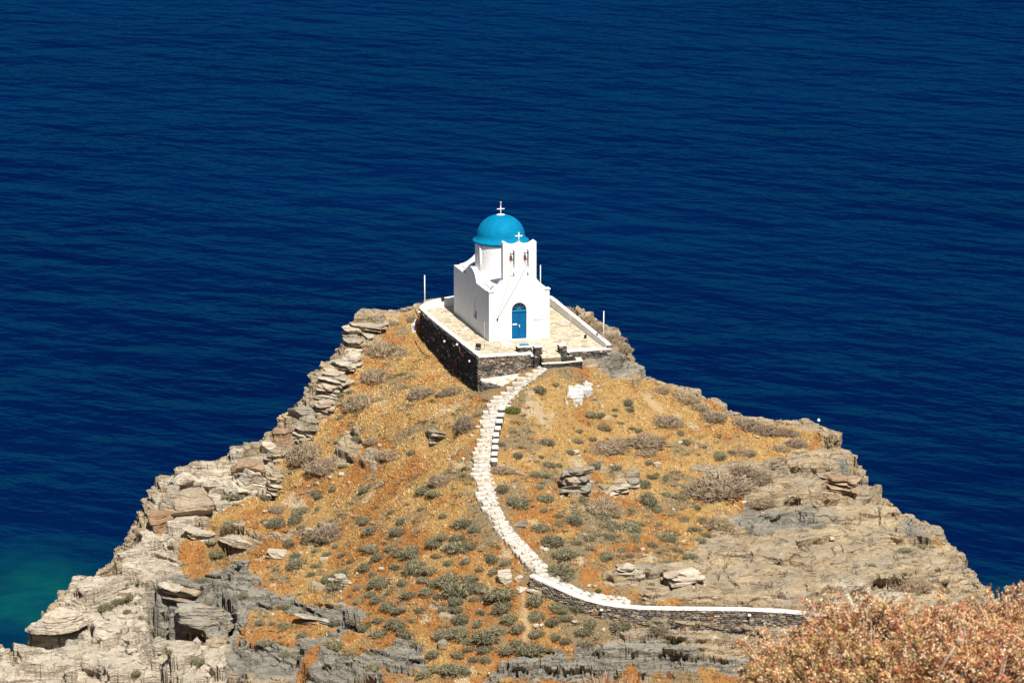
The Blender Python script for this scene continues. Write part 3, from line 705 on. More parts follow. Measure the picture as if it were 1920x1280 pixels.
# door
dm = (DU0+DU1)/2
bm = bmesh.new(); box_bm(bm, (dm, .14, .95), (DU1-DU0-.03, .06, 1.86)); dr = from_bm('door', bm, M['door'], ch)
for k in (-1, 1):
    for z, hh in ((.50, .62), (1.40, .62)):
        bm = bmesh.new(); box_bm(bm, (dm+k*.235, .105, z), (.33, .02, hh)); from_bm('door_panel', bm, M['door'], dr, bevel=.008)
for k in (-.47, 0, .47):
    bm = bmesh.new(); box_bm(bm, (dm+k, .10, .95), (.035, .035, 1.86)); from_bm('door_stile', bm, M['door'], dr)
bm = bmesh.new(); box_bm(bm, (dm-.28, .075, 1.05), (.30, .03, .10)); from_bm('door_sign', bm, M['white'], dr, bevel=.01)
bm = bmesh.new(); box_bm(bm, (dm+.03, .075, .93), (.05, .03, .16)); tube_bm(bm, [(dm+.03, .06, .98), (dm+.03, .02, .98), (dm-.05, .02, .98)], .014, 6); from_bm('door_handle', bm, M['white'], dr)
bm = bmesh.new(); box_bm(bm, (dm, .10, 1.92), (DU1-DU0-.02, .12, .10)); tr = from_bm('transom', bm, M['trim_blue'], ch, bevel=.01)
bm = bmesh.new()
r0 = (DU1-DU0)/2-.01
bm = prism([(dm+r0*math.cos(R(180*i/16)), 1.98+r0*math.sin(R(180*i/16))) for i in range(17)], [], lambda a, b: (a, .17, b), (0, 1, 0), .03); from_bm('fanlight_glass', bm, M['glass'], tr)
bm = bmesh.new()
for a in (36, 72, 108, 144):
    tube_bm(bm, [(dm, .13, 1.97), (dm+(r0-.02)*math.cos(R(a)), .13, 1.97+(r0-.02)*math.sin(R(a)))], .022, 6)
tube_bm(bm, [(dm+(r0-.03)*math.cos(R(a)), .13, 1.97+(r0-.03)*math.sin(R(a))) for a in range(0, 181, 12)], .035, 6)
tube_bm(bm, [(dm+.13*math.cos(R(a)), .125, 1.97+.13*math.sin(R(a))) for a in range(0, 181, 15)], .03, 6)
from_bm('fanlight_bars', bm, M['trim_blue'], tr)
bm = bmesh.new(); box_bm(bm, (dm, -.06, .045), (1.15, .36, .09)); from_bm('doorstep', bm, M['lime'], ch, bevel=.02)
bm = bmesh.new(); box_bm(bm, (3.32, -.012, 1.62), (.60, .03, .44)); pq = from_bm('plaque', bm, M['white'], ch, bevel=.01)
bm = bmesh.new(); box_bm(bm, (3.32, -.025, 1.36), (.68, .06, .05)); from_bm('plaque_shelf', bm, M['white'], pq)
bm = bmesh.new(); box_bm(bm, (.66, VC+1.0, 3.75), (.35, .75, .5)); box_bm(bm, (.62, VC+1.0, 3.73), (.40, .6, .38)); from_bm('roof_hatch', bm, M['slate_glass'], ch)
bm = bmesh.new(); tube_bm(bm, [(.55, .9, 3.1), (.55, .9, 3.5)], .14, 14); tube_bm(bm, [(.55, .9, 3.5), (.55, .9, 3.56)], .19, 14); from_bm('roof_vent', bm, M['plaster'], ch, smooth=False)

# ------------------------------------------------------------------ the terrace
te = empty('terrace', tuple(O), A0)
tag(te, 'raised paved terrace on dark dry-stone walls with white coping around the chapel', 'terrace')
uL, uR, vF, vB = -1.73, 7.05, -3.95, 9.4
uB, vL, vR = -2.08, 10.35, 9.6
el = [(uB+(uR-uB)*(1-math.cos(t))/2, vL+(vR-vL)*(1-math.cos(t))/2+1.75*math.sin(t)**.8) for t in np.linspace(0, math.pi, 40)]
left = resample([(uL, vF), (uB, vL)], .35); right = resample([(uR, vR), (uR, vF)], .35)
def back_at(px, dz=0):
    return min(el, key=lambda q: abs(960+F*((L2W(q[0], q[1], dz)-CAM)@RT)/((L2W(q[0], q[1], dz)-CAM)@FW)-px))
LOC = lambda P: [(p[0], p[1]) for p in P]
ring = LOC(left)+el[1:-1]+LOC(right)
def inset(P, d):
    P = np.array(P); t = np.gradient(P, axis=0); t /= np.linalg.norm(t, axis=1)[:, None]
    return P+np.stack([t[:, 1], -t[:, 0]], -1)*d
rin = inset(ring, .31); rin[0] = (uL+.31, vF); rin[-1] = (uR-.31, vF)
nl, ne = len(left), len(el)-2
def parz(i):                               # the parapet grows from nothing at the left to a real wall behind and on the right
    p = ring[i]
    if i < nl: return .03+.12*max(0, (p[1]-7)/3.4)
    if i < nl+ne: t = (i-nl)/ne; return .15+.62*math.sin(min(1, t*1.6)*math.pi/2) if t < .63 else .77-.22*(t-.63)/.37
    return .55-.22*(9.6-p[1])/13.5
pz = [parz(i) for i in range(len(ring))]
gz = lambda u, v: float(bilin(BASE, *(L2W(u, v)[:2])))
# floor
bm = bmesh.new(); fl = bm.faces.new([bm.verts.new((p[0], p[1], -.004)) for p in rin]+[bm.verts.new((3.55, vF, -.004)), bm.verts.new((3.45, -5.0, -.10)), bm.verts.new((2.2, -5.0, -.10)), bm.verts.new((2.3, vF, -.004))])
bmesh.ops.triangulate(bm, faces=bm.faces)
from_bm('paving', bm, M['flag'], te)
lw = [p for i, p in enumerate(ring) if i <= nl+ne]
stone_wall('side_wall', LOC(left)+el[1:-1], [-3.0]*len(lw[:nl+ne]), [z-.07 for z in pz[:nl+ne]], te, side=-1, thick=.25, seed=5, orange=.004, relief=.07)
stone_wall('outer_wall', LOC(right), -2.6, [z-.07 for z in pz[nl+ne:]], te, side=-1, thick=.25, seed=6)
inner = [tuple(p) for p in rin]
i0 = nl-8
bm = bmesh.new(); vs1 = []
for i in range(i0, len(inner)):
    p = inner[i]; vs1.append((bm.verts.new((p[0], p[1], -.1)), bm.verts.new((p[0], p[1], pz[i]-.02))))
for a, b in zip(vs1, vs1[1:]): bm.faces.new((a[0], b[0], b[1], a[1]))
from_bm('parapet_face', bm, M['plaster'], te)
strip('coping', inner, ring, pz, pz, .09, M['lime'], te, jit=.018)
# front walls either side of the gap, gate pillars, coping
FL = [(uL, vF), (1.0, vF-.02), (2.28, vF-.06)]
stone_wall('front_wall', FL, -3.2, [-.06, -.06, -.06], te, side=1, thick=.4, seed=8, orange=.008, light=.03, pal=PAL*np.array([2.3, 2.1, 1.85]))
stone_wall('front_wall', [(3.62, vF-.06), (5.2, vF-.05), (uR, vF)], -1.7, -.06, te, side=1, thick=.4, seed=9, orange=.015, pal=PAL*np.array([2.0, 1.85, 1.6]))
strip('coping', [(p, vF+.36) for p in np.linspace(uL, 2.25, 14)], [(p, vF-.05) for p in np.linspace(uL, 2.25, 14)], [.035]*14, [.03]*14, .09, M['lime'], te, jit=.02, seed=5)
strip('coping', [(p, vF+.34) for p in np.linspace(3.62, uR, 12)], [(p, vF-.05) for p in np.linspace(3.62, uR, 12)], [.06]*12, [.055]*12, .10, M['lime'], te, jit=.02, seed=6)
for u, v, s in ((2.14, -4.02, .46), (3.76, -4.05, .46)):
    pl = stone_wall('gate_pillar', [(u-s/2, v-s/2), (u+s/2, v-s/2), (u+s/2, v+s/2), (u-s/2, v+s/2)], -1.4, .44, te, side=1, thick=.05, seed=int(u*10), closed=True, cell=.035)
    bm = bmesh.new(); box_bm(bm, (u, v, .475), (s+.06, s+.06, .08)); from_bm('pillar_cap', bm, M['lime'], pl, bevel=.02)
# landing outside the gap and the plinth ledge at the foot of the front wall
stone_wall('landing_wall', [(2.2, -5.05), (3.4, -5.35), (4.75, -5.25), (4.9, -4.3)], -2.4, [-.48, -.44, -.40, -.35], te, side=1, thick=.3, seed=12)
bm = bmesh.new(); bm.faces.new([bm.verts.new(p) for p in ((2.15, -5.1, -.46), (3.4, -5.4, -.42), (4.8, -5.3, -.38), (4.93, -4.3, -.33), (4.55, -4.25, -.33), (4.45, -4.95, -.38), (3.5, -5.0, -.40), (3.4, -4.1, -.40), (2.3, -4.1, -.42))])
bmesh.ops.triangulate(bm, faces=bm.faces); from_bm('landing', bm, M['lime_path'], te)
bm = bmesh.new(); box_bm(bm, (2.88, -4.45, -.22), (1.15, .75, .26)); from_bm('step', bm, M['flag'], te, bevel=.02)
bm = bmesh.new(); box_bm(bm, (3.98, -4.62, -.42), (.75, .62, .05)); from_bm('recess_shade', bm, M['dark'], te)  # dark slab that paints in the shade of the recess beside the step
PLg = [(uL+.1, vF-.03), (uL+.15, -4.25), (-.45, -4.95), (.9, -4.6), (1.95, -4.38)]
zled = [z_for(*L2W(-1.6, vF-.1)[:2], 711), z_for(*L2W(uL+.15, -4.25)[:2], 714), z_for(*L2W(-.45, -4.95)[:2], 723), z_for(*L2W(.9, -4.6)[:2], 709), z_for(*L2W(1.95, -4.38)[:2], 698)]
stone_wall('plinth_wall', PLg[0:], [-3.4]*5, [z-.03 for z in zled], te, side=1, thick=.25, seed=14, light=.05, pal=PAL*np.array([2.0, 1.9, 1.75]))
bm = bmesh.new(); bm.faces.new([bm.verts.new((p[0], p[1]-.04, z)) for p, z in zip(PLg, zled)]+[bm.verts.new((2.2, vF-.03, zled[-1]+.02))])
bmesh.ops.triangulate(bm, faces=bm.faces); from_bm('plinth_top', bm, M['lime_path'], te)

# ------------------------------------------------------------------ things on and around the terrace
wl = empty('well', tuple(L2W(1.5, -3.1, 0)), A0); tag(wl, 'low stone well-head with a blue lid in front of the chapel door', 'well')
stone_wall('well_wall', [(-.42, -.3), (.42, -.3), (.46, .28), (-.46, .28)], 0, .30, wl, side=1, thick=.06, closed=True, cell=.035, seed=21)
bm = bmesh.new(); box_bm(bm, (0, 0, .33), (1.0, .68, .08)); from_bm('well_rim', bm, M['lime'], wl, bevel=.03)
bm = bmesh.new(); box_bm(bm, (.02, .02, .39), (.60, .42, .05)); from_bm('lid', bm, M['trim_blue'], wl, bevel=.01)
def pole(p, top_py, label, r=.045, mat='white'):
    r *= .65
    zt = z_for(p[0], p[1], top_py); o = empty('flagpole', tuple(p))
    tag(o, label, 'pole')
    hgt = zt-p[2]
    bm = bmesh.new(); tube_bm(bm, [(0, 0, -.1), (0, 0, hgt)], [r, r*.85], 10); from_bm('shaft', bm, M[mat], o, smooth=True)
    bm = bmesh.new(); bmesh.ops.create_uvsphere(bm, u_segments=10, v_segments=6, radius=r*1.25, matrix=Matrix.Translation((0, 0, hgt))); from_bm('pole_cap', bm, M[mat], o, smooth=True)
    bm = bmesh.new(); tube_bm(bm, [(0, 0, -.02), (0, 0, .05)], r*1.8, 10); from_bm('socket', bm, M['concrete'], o)
pole(L2W(*back_at(796), .2), 517, 'white pole on the rounded left rear parapet against the sea', .06)
pole(L2W(*back_at(1015), .5), 498, 'white pole half hidden behind the bell gable', .055)
pole(L2W(7.0, -2.35, .40), 584, 'tall white pole at front right corner of the terrace parapet', .055)
pole(L2W(6.3, 3.0, .0), 587, 'thin pinkish pole standing inside the right parapet', .035, 'concrete')
pole(L2W(-.85, -2.1, 0), 604, 'very slim pale pole before the front left chapel corner', .028, 'concrete')
def flood(p, label, rz=0, mount=0, sc=1.0):
    o = empty('floodlight', tuple(p), rz); tag(o, label, 'floodlight')
    bm = bmesh.new(); box_bm(bm, (0, 0, .20*sc), (.26*sc, .16*sc, .22*sc)); from_bm('housing', bm, M['dark'], o, bevel=.012)
    bm = bmesh.new(); box_bm(bm, (0, .085*sc, .20*sc), (.22*sc, .015, .18*sc)); from_bm('lens', bm, M['glass'], o)
    bm = bmesh.new(); tube_bm(bm, [(-.15*sc, 0, .22*sc), (-.15*sc, 0, .03), (.15*sc, 0, .03), (.15*sc, 0, .22*sc)], .014, 6); box_bm(bm, (0, 0, .015), (.2*sc, .16*sc, .03)); from_bm('bracket', bm, M['dark'], o)
flood(L2W(-1.25, -2.1, .04), 'black floodlight on the left terrace coping aimed at the chapel', A0-.6, sc=1.2)
flood(L2W(6.3, -.55, 0), 'small black floodlight on paving at foot of right parapet', A0+.9, sc=.75)
flood(L2W(back_at(829)[0]+.1, back_at(829)[1]-.3, .4), 'dark floodlight fixed to rear parapet left of the chapel', A0+math.pi, sc=.8)
flood(L2W(6.78, -1.6, .40), 'small lamp on top of the right parapet', A0+1.2, sc=.5)
def wall_lamp(p, stem, label):
    o = empty('wall_lamp', tuple(p)); tag(o, label, 'lamp')
    bm = bmesh.new(); bmesh.ops.create_uvsphere(bm, u_segments=14, v_segments=8, radius=.105, matrix=Matrix.Diagonal((1, 1, .8, 1))); from_bm('lamp_globe', bm, M['white'], o, smooth=True)
    bm = bmesh.new(); tube_bm(bm, [(0, .02, -.02), (0, .04, -stem)], .022, 6); tube_bm(bm, [(0, .02, -.06), (0, .12, -.06)], .03, 6); from_bm('stem', bm, M['dark'], o)
def on_left(px, py):                       # a spot on the left terrace wall
    best = None
    for v in np.arange(vF, vL, .05):
        p = L2W(uL-.09+(uB-uL)*(v-vF)/(vL-vF), v); dd = p-CAM; q = 960+F*(dd@RT)/(dd@FW)
        if best is None or abs(q-px) < best[0]: best = (abs(q-px), p)
    p = best[1].copy(); p[2] = z_for(p[0], p[1], py); return p
def on_front(px, py, u0, u1):
    best = None
    for u in np.arange(u0, u1, .03):
        p = L2W(u, vF-.14); dd = p-CAM; q = 960+F*(dd@RT)/(dd@FW)
        if best is None or abs(q-px) < best[0]: best = (abs(q-px), p)
    p = best[1].copy(); p[2] = z_for(p[0], p[1], py); return p
wall_lamp(on_left(834, 640), .12, 'white lamp low on the shaded left terrace wall, farthest along')
wall_lamp(on_left(857, 646), 1.2, 'white lamp heading the rusty pipe on shaded left terrace wall')
wall_lamp(on_left(881, 677), .12, 'white lamp on shaded left terrace wall near its front corner')
wall_lamp(on_front(998, 667, 1.2, 2.3), 1.0, 'white lamp with dark stem on the sunlit front terrace wall')
wall_lamp(on_front(1067, 660, 3.6, 5), .25, 'white lamp on the low wall right of the gate')
wall_lamp(on_left(786, 585), .3, 'white lamp at far rear end of the left terrace wall')
def pipe(pts, r, name, label, mat):
    bm = bmesh.new(); tube_bm(bm, pts, r, 8); o = from_bm(name, bm, M[mat], smooth=True); tag(o, label, name.split('_')[-1]); return o
a, b = on_left(856, 672), on_left(856, 706)
pipe([a, b], .05, 'drain_pipe', 'rust red drain pipe below lamp on left terrace wall', 'rust')
a, b = on_left(785, 588), on_left(784, 628)
pipe([a, b], .045, 'drain_pipe', 'rust brown drain pipe at rear end of left terrace wall', 'rust')
a, b, c = on_left(861, 648), on_left(866, 664), on_left(873, 660)
pipe([a, (a+b)/2+np.array([-.05, 0, -.12]), b, c], .02, 'sagging_cable', 'pink cable sagging beside lamp on left terrace wall', 'rust')

# ------------------------------------------------------------------ path of limewashed slabs
def slab_bm(V, Fq, C, x, y, z, w, d, th, rz, tilt=0):
    n = 9; b = len(V)
    ang = np.linspace(0, 2*np.pi, n, endpoint=False)+rng.uniform(-.18, .18, n)
    ex = np.sign(np.cos(ang))*np.abs(np.cos(ang))**.55*w/2*rng.uniform(.86, 1.06, n); ey = np.sign(np.sin(ang))*np.abs(np.sin(ang))**.55*d/2*rng.uniform(.86, 1.06, n)
    X = x+ex*math.cos(rz)-ey*math.sin(rz); Y = y+ex*math.sin(rz)+ey*math.cos(rz)
    zt = z+tilt*ey+rng.uniform(-.012, .012, n)
    for i in range(n): V.append((X[i], Y[i], zt[i]))
    for i in range(n): V.append((X[i], Y[i], z-th))
    V.append((x, y, z+.008))
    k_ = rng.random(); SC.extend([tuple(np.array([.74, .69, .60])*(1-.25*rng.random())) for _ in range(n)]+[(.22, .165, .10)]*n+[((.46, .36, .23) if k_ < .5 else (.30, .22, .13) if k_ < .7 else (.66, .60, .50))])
    for i in range(n):
        j = (i+1) % n; C.append((b+i, b+j, b+2*n)); Fq.append((b+i, b+n+i, b+n+j, b+j))
V, Fq, Ft = [], [], []; SC = []
s = 0
while s < PL[-1]-1:
    x, y, z, w = path_at(s); x2, y2, z2, _ = path_at(min(s+1, PL[-1])); x1, y1, _, _ = path_at(max(s-1, 0)); wd = w*PW/29.5
    hd = math.atan2(x2-x1, -(y2-y1)); rz = hd*(.35 if s < 9 else .8); wd *= math.cos(rz)
    step = .46 if s < 17 else .36
    zz = float(bilin(BASE, x, y))+.06
    a = -wd/2-rng.uniform(-.12, .22)
    while a < wd/2-.12:
        b_ = min(wd/2+rng.uniform(-.05, .1), a+rng.uniform(.35, .95))
        if wd/2-b_ < .18: b_ = wd/2+rng.uniform(-.04, .08)
        slab_bm(V, Fq, Ft, x+(a+b_)/2*math.cos(rz), y+(a+b_)/2*math.sin(rz)+rng.uniform(-.03, .03), zz+rng.uniform(-.02, .03), b_-a-.03, step*1.02, .28, rz+rng.uniform(-.06, .06), tilt=rng.uniform(-.06, .06))
        a = b_
    s += step
o = mesh_np('path', np.array(V), np.array(Fq), np.array(Ft), mat=M['slab'], colors=np.array(SC)); o['kind'] = 'structure'

# stepped kerb wall along the upper path
kw = empty('kerb_wall', tuple(hit(930, 820))); tag(kw, 'stepped low wall of square white topped blocks beside the upper path', 'wall')
kb = np.array(kw.location)
kp = [(941,774),(939,786),(936,798),(933,811),(930,823),(929,835),(928,847),(927,859),(926,871)]
for i, (px, py) in enumerate(kp):
    p = hit(px, py); c = p-kb; tpx = p.copy()
    body = stone_wall('block', [(c[0]-.17, c[1]-.28), (c[0]+.17, c[1]-.28), (c[0]+.17, c[1]+.28), (c[0]-.17, c[1]+.28)], c[2]-.5, c[2]+.25, kw, side=1, closed=True, thick=.05, cell=.04, seed=40+i, relief=.03)
    bm = bmesh.new(); box_bm(bm, (c[0]+.01, c[1], c[2]+.31), (.40+random.uniform(-.05, .05), .60, .12), random.uniform(-.08, .08)); from_bm('capstone', bm, M['lime'], body, bevel=.02)

# lower retaining wall with white coping
rw0 = [(993,1104),(1012,1113),(1040,1127),(1068,1140),(1095,1150),(1130,1160),(1165,1165),(1200,1168),(1260,1169),(1320,1171),(1400,1173),(1460,1176),(1520,1182),(1580,1190)]
rtop = [1078,1087,1099,1112,1122,1131,1136,1139,1140.5,1141,1142,1145,1150,1158]
RB = np.array([hit(*p) for p in rw0]); zt = np.array([z_for(p[0], p[1], t) for p, t in zip(RB, rtop)])
rc = RB[0]; rwo = empty('retaining_wall', tuple(rc)); tag(rwo, 'long curving dark stone retaining wall with white coping at foot of the path', 'wall')
RBl = np.hstack([RB-rc, (zt-rc[2])[:, None]]); RS = resample(np.column_stack([RBl[:, 0], RBl[:, 1], RBl[:, 2], RBl[:, 3]]), .25)
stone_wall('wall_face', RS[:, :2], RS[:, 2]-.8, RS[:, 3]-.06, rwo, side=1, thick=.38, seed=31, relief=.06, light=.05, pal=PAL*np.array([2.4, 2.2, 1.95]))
tn = np.gradient(RS[:, :2], axis=0); tn /= np.linalg.norm(tn, axis=1)[:, None]; nn = np.stack([-tn[:, 1], tn[:, 0]], -1)
strip('coping', RS[:, :2]+nn*.40, RS[:, :2]-nn*.04, RS[:, 3]+.02, RS[:, 3], .09, M['lime'], rwo, jit=.012)
for (px, py), lb in (((1130, 1143), 'small white lamp on the bend of the lower retaining wall'), ((1408, 1153), 'small white lamp on the straight right end of the lower retaining wall')):
    k = np.argmin([abs(960+F*((np.array([q[0], q[1], q[3]])+[rc[0], rc[1], rc[2]]-CAM)@RT)/((np.array([q[0], q[1], q[3]])+[rc[0], rc[1], rc[2]]-CAM)@FW)-px) for q in RS])
    p = np.array([RS[k, 0]+rc[0]-nn[k, 0]*.17, RS[k, 1]+rc[1]-nn[k, 1]*.17, 0]); p[2] = z_for(p[0], p[1], py); wall_lamp(p, .35, lb)
def draped(px_pts, lift=.03):
    out = []
    for i in range(len(px_pts)-1):
        for t in np.linspace(0, 1, 7)[:-1]:
            out.append(hit(px_pts[i][0]*(1-t)+px_pts[i+1][0]*t, px_pts[i][1]*(1-t)+px_pts[i+1][1]*t)+[0, 0, lift])
    return out
pipe(draped([(1195,1170),(1235,1178),(1255,1180),(1280,1172),(1310,1172),(1350,1182),(1390,1186),(1404,1176),(1407,1160)], .06), .03, 'black_cable', 'black cable snaking over rock below the retaining wall', 'cable')
pipe(draped([(778,640),(784,652),(795,665),(808,671)], .05), .025, 'black_cable', 'thin black cable lying on bare soil beside the left terrace wall', 'cable')


# ------------------------------------------------------------------ loose rocks and crags
def loose_rock_mat():
    t = NT('loose_rock'); tc = t.n('ShaderNodeTexCoord'); oi = t.n('ShaderNodeObjectInfo')
    ad = t.n('ShaderNodeVectorMath', _operation='ADD'); t.set(ad.inputs[0], tc.outputs['Object']); t.set(ad.inputs[1], oi.outputs['Location'])
    grey, pale, warm = t.attr('grey'), t.attr('pale'), t.attr('warm')
    c, wv, n2, n3 = rock_color(t, ad.outputs[0], grey, pale)
    c = t.mix(warm, c, t.mix(n2, (.30, .17, .09), (.42, .27, .16)))
    hb = t.math('ADD', t.math('MULTIPLY', wv, .6), t.math('ADD', t.math('MULTIPLY', n2, .35), t.math('MULTIPLY', n3, .14)))
    return t.out(c, t.bump(hb, .35), .93, .15)
M['rock'] = loose_rock_mat()
def cube_sphere(N):
    V = []; Fq = []; idx = {}
    def vid(p):
        k = tuple(np.round(p, 6))
        if k not in idx: idx[k] = len(V); V.append(p)
        return idx[k]
    g = np.tan(np.linspace(-1, 1, N+1)*math.pi/4)
    for ax in range(3):
        for sg in (-1, 1):
            grid = [[None]*(N+1) for _ in range(N+1)]
            for i in range(N+1):
                for j in range(N+1):
                    p = np.zeros(3); p[ax] = sg; p[(ax+1) % 3] = g[i]*sg; p[(ax+2) % 3] = g[j]; grid[i][j] = vid(p)
            for i in range(N):
                for j in range(N): Fq.append((grid[i][j], grid[i+1][j], grid[i+1][j+1], grid[i][j+1]))
    V = np.array(V); return V/np.linalg.norm(V, axis=1)[:, None], np.array(Fq)
CS = {n: cube_sphere(n) for n in (6, 12, 26)}
def rock(name, c, size, seed, grey=0, pale=0, warm=0, k=5.0, layer=.22, rot=(0, 0, 0), N=26, ledge=.16, chips=7):
    D, Fq = CS[N]; r = np.random.default_rng(seed)
    p = D/((np.abs(D)**k).sum(1)**(1/k))[:, None]
    for _ in range(chips):
        n = r.normal(size=3); n[2] *= .6; n /= np.linalg.norm(n); cc = r.uniform(.62, .95)
        p = p-np.maximum(0, p@n-cc)[:, None]*n
    S = np.array(size)/2; q = p*S
    o = r.uniform(-50, 50, 3)
    low = fbm(q[:, 0]*.9+o[0], q[:, 1]*.9+o[1], q[:, 2]*.9+o[2], o=3, s=seed)
    q = q*(1+.35*low)[:, None]
    if layer:
        s = q[:, 2]/layer+.25*fbm(q[:, 0]*.8+o[0], q[:, 1]*.8, q[:, 2]*.3, o=2, s=seed+3)*2+o[2]
        li = np.floor(s).astype(int); t = s-li
        f = 1+ledge*(hash01(li, 3, 1, seed)-.6)*1.6-ledge*.9*sstep(.16, 0, t)*(hash01(li, 5, 1, seed) > .35)
        q[:, 0] *= f; q[:, 1] *= f
    q = q+.05*min(1, S.min()*2)*np.stack([fbm(q[:, 0]*3+o[i], q[:, 1]*3, q[:, 2]*3+i*9, o=3, s=seed+7+i) for i in range(3)], -1)
    m = Matrix.Rotation(R(rot[2]), 3, 'Z') @ Matrix.Rotation(R(rot[1]), 3, 'Y') @ Matrix.Rotation(R(rot[0]), 3, 'X')
    q = q@np.array(m).T
    ob = mesh_np(name, q, Fq, mat=M['rock'], attrs=dict(grey=np.full(len(q), grey), pale=np.full(len(q), pale), warm=np.full(len(q), warm)))
    ob.location = c; return ob
def crag(name, c, size, seed, grey, pale, warm, layer, rot):
    r = np.random.default_rng(seed); D, Fq = CS[12]; VV = []; FF = []; at = [[], [], []]; z = -size[2]*.6; off = 0
    nz_ = max(3, int(size[2]*1.2/max(layer*1.5, .14)))
    ths = r.uniform(.6, 1.5, nz_); ths *= size[2]*1.2/ths.sum()
    for i, th in enumerate(ths):
        for part in range(2 if size[0] > 1.1 and r.random() < .6 else 1):
            k = 7.0; p = D/((np.abs(D)**9).sum(1)**(1/9))[:, None]
            for _ in range(9):
                n = r.normal(size=3); n[2] *= .35; n /= np.linalg.norm(n); p = p-np.maximum(0, p@n-r.uniform(.6, .98))[:, None]*n
            f = 1-.35*abs((i+.5)/nz_-.45); wx_ = size[0]*f*r.uniform(.75, 1.12)*(.62 if part else 1); wy_ = size[1]*f*r.uniform(.8, 1.1)
            q = p*np.array([wx_, wy_, th*1.04])/2
            o = r.uniform(-50, 50, 3)
            q[:, 0] += .16*fbm(q[:, 0]*1.6+o[0], q[:, 1]*1.6, q[:, 2]*4, o=3, s=seed); q[:, 1] += .16*fbm(q[:, 0]*1.6+o[1], q[:, 1]*1.6, q[:, 2]*4, o=3, s=seed+1)
            q[:, 2] += .3*th*fbm(q[:, 0]*1.3+o[2], q[:, 1]*1.3, q[:, 2]*.5, o=3, s=seed+2)
            m = Matrix.Rotation(r.uniform(-.25, .25), 3, 'Z') @ Matrix.Rotation(r.uniform(-.07, .07), 3, 'X') @ Matrix.Rotation(r.uniform(-.07, .07), 3, 'Y')
            q = q@np.array(m).T+np.array([r.uniform(-.12, .12)*size[0]+part*r.choice([-.3, .3])*size[0], r.uniform(-.10, .06)*size[1], z+th/2])
            VV.append(q); FF.append(Fq+off); off += len(q)
            for a_, v_ in zip(at, (grey*.8, pale+.3, warm)): a_.append(np.full(len(q), np.clip(v_+r.uniform(-.25, .25), 0, 1)))
        z += th
    q = np.vstack(VV); m = Matrix.Rotation(R(rot[2]), 3, 'Z') @ Matrix.Rotation(R(rot[1]), 3, 'Y') @ Matrix.Rotation(R(rot[0]), 3, 'X')
    ob = mesh_np(name, q@np.array(m).T, np.vstack(FF), mat=M['rock'], attrs=dict(grey=np.concatenate(at[0]), pale=np.concatenate(at[1]), warm=np.concatenate(at[2])))
    ob.location = c; return ob
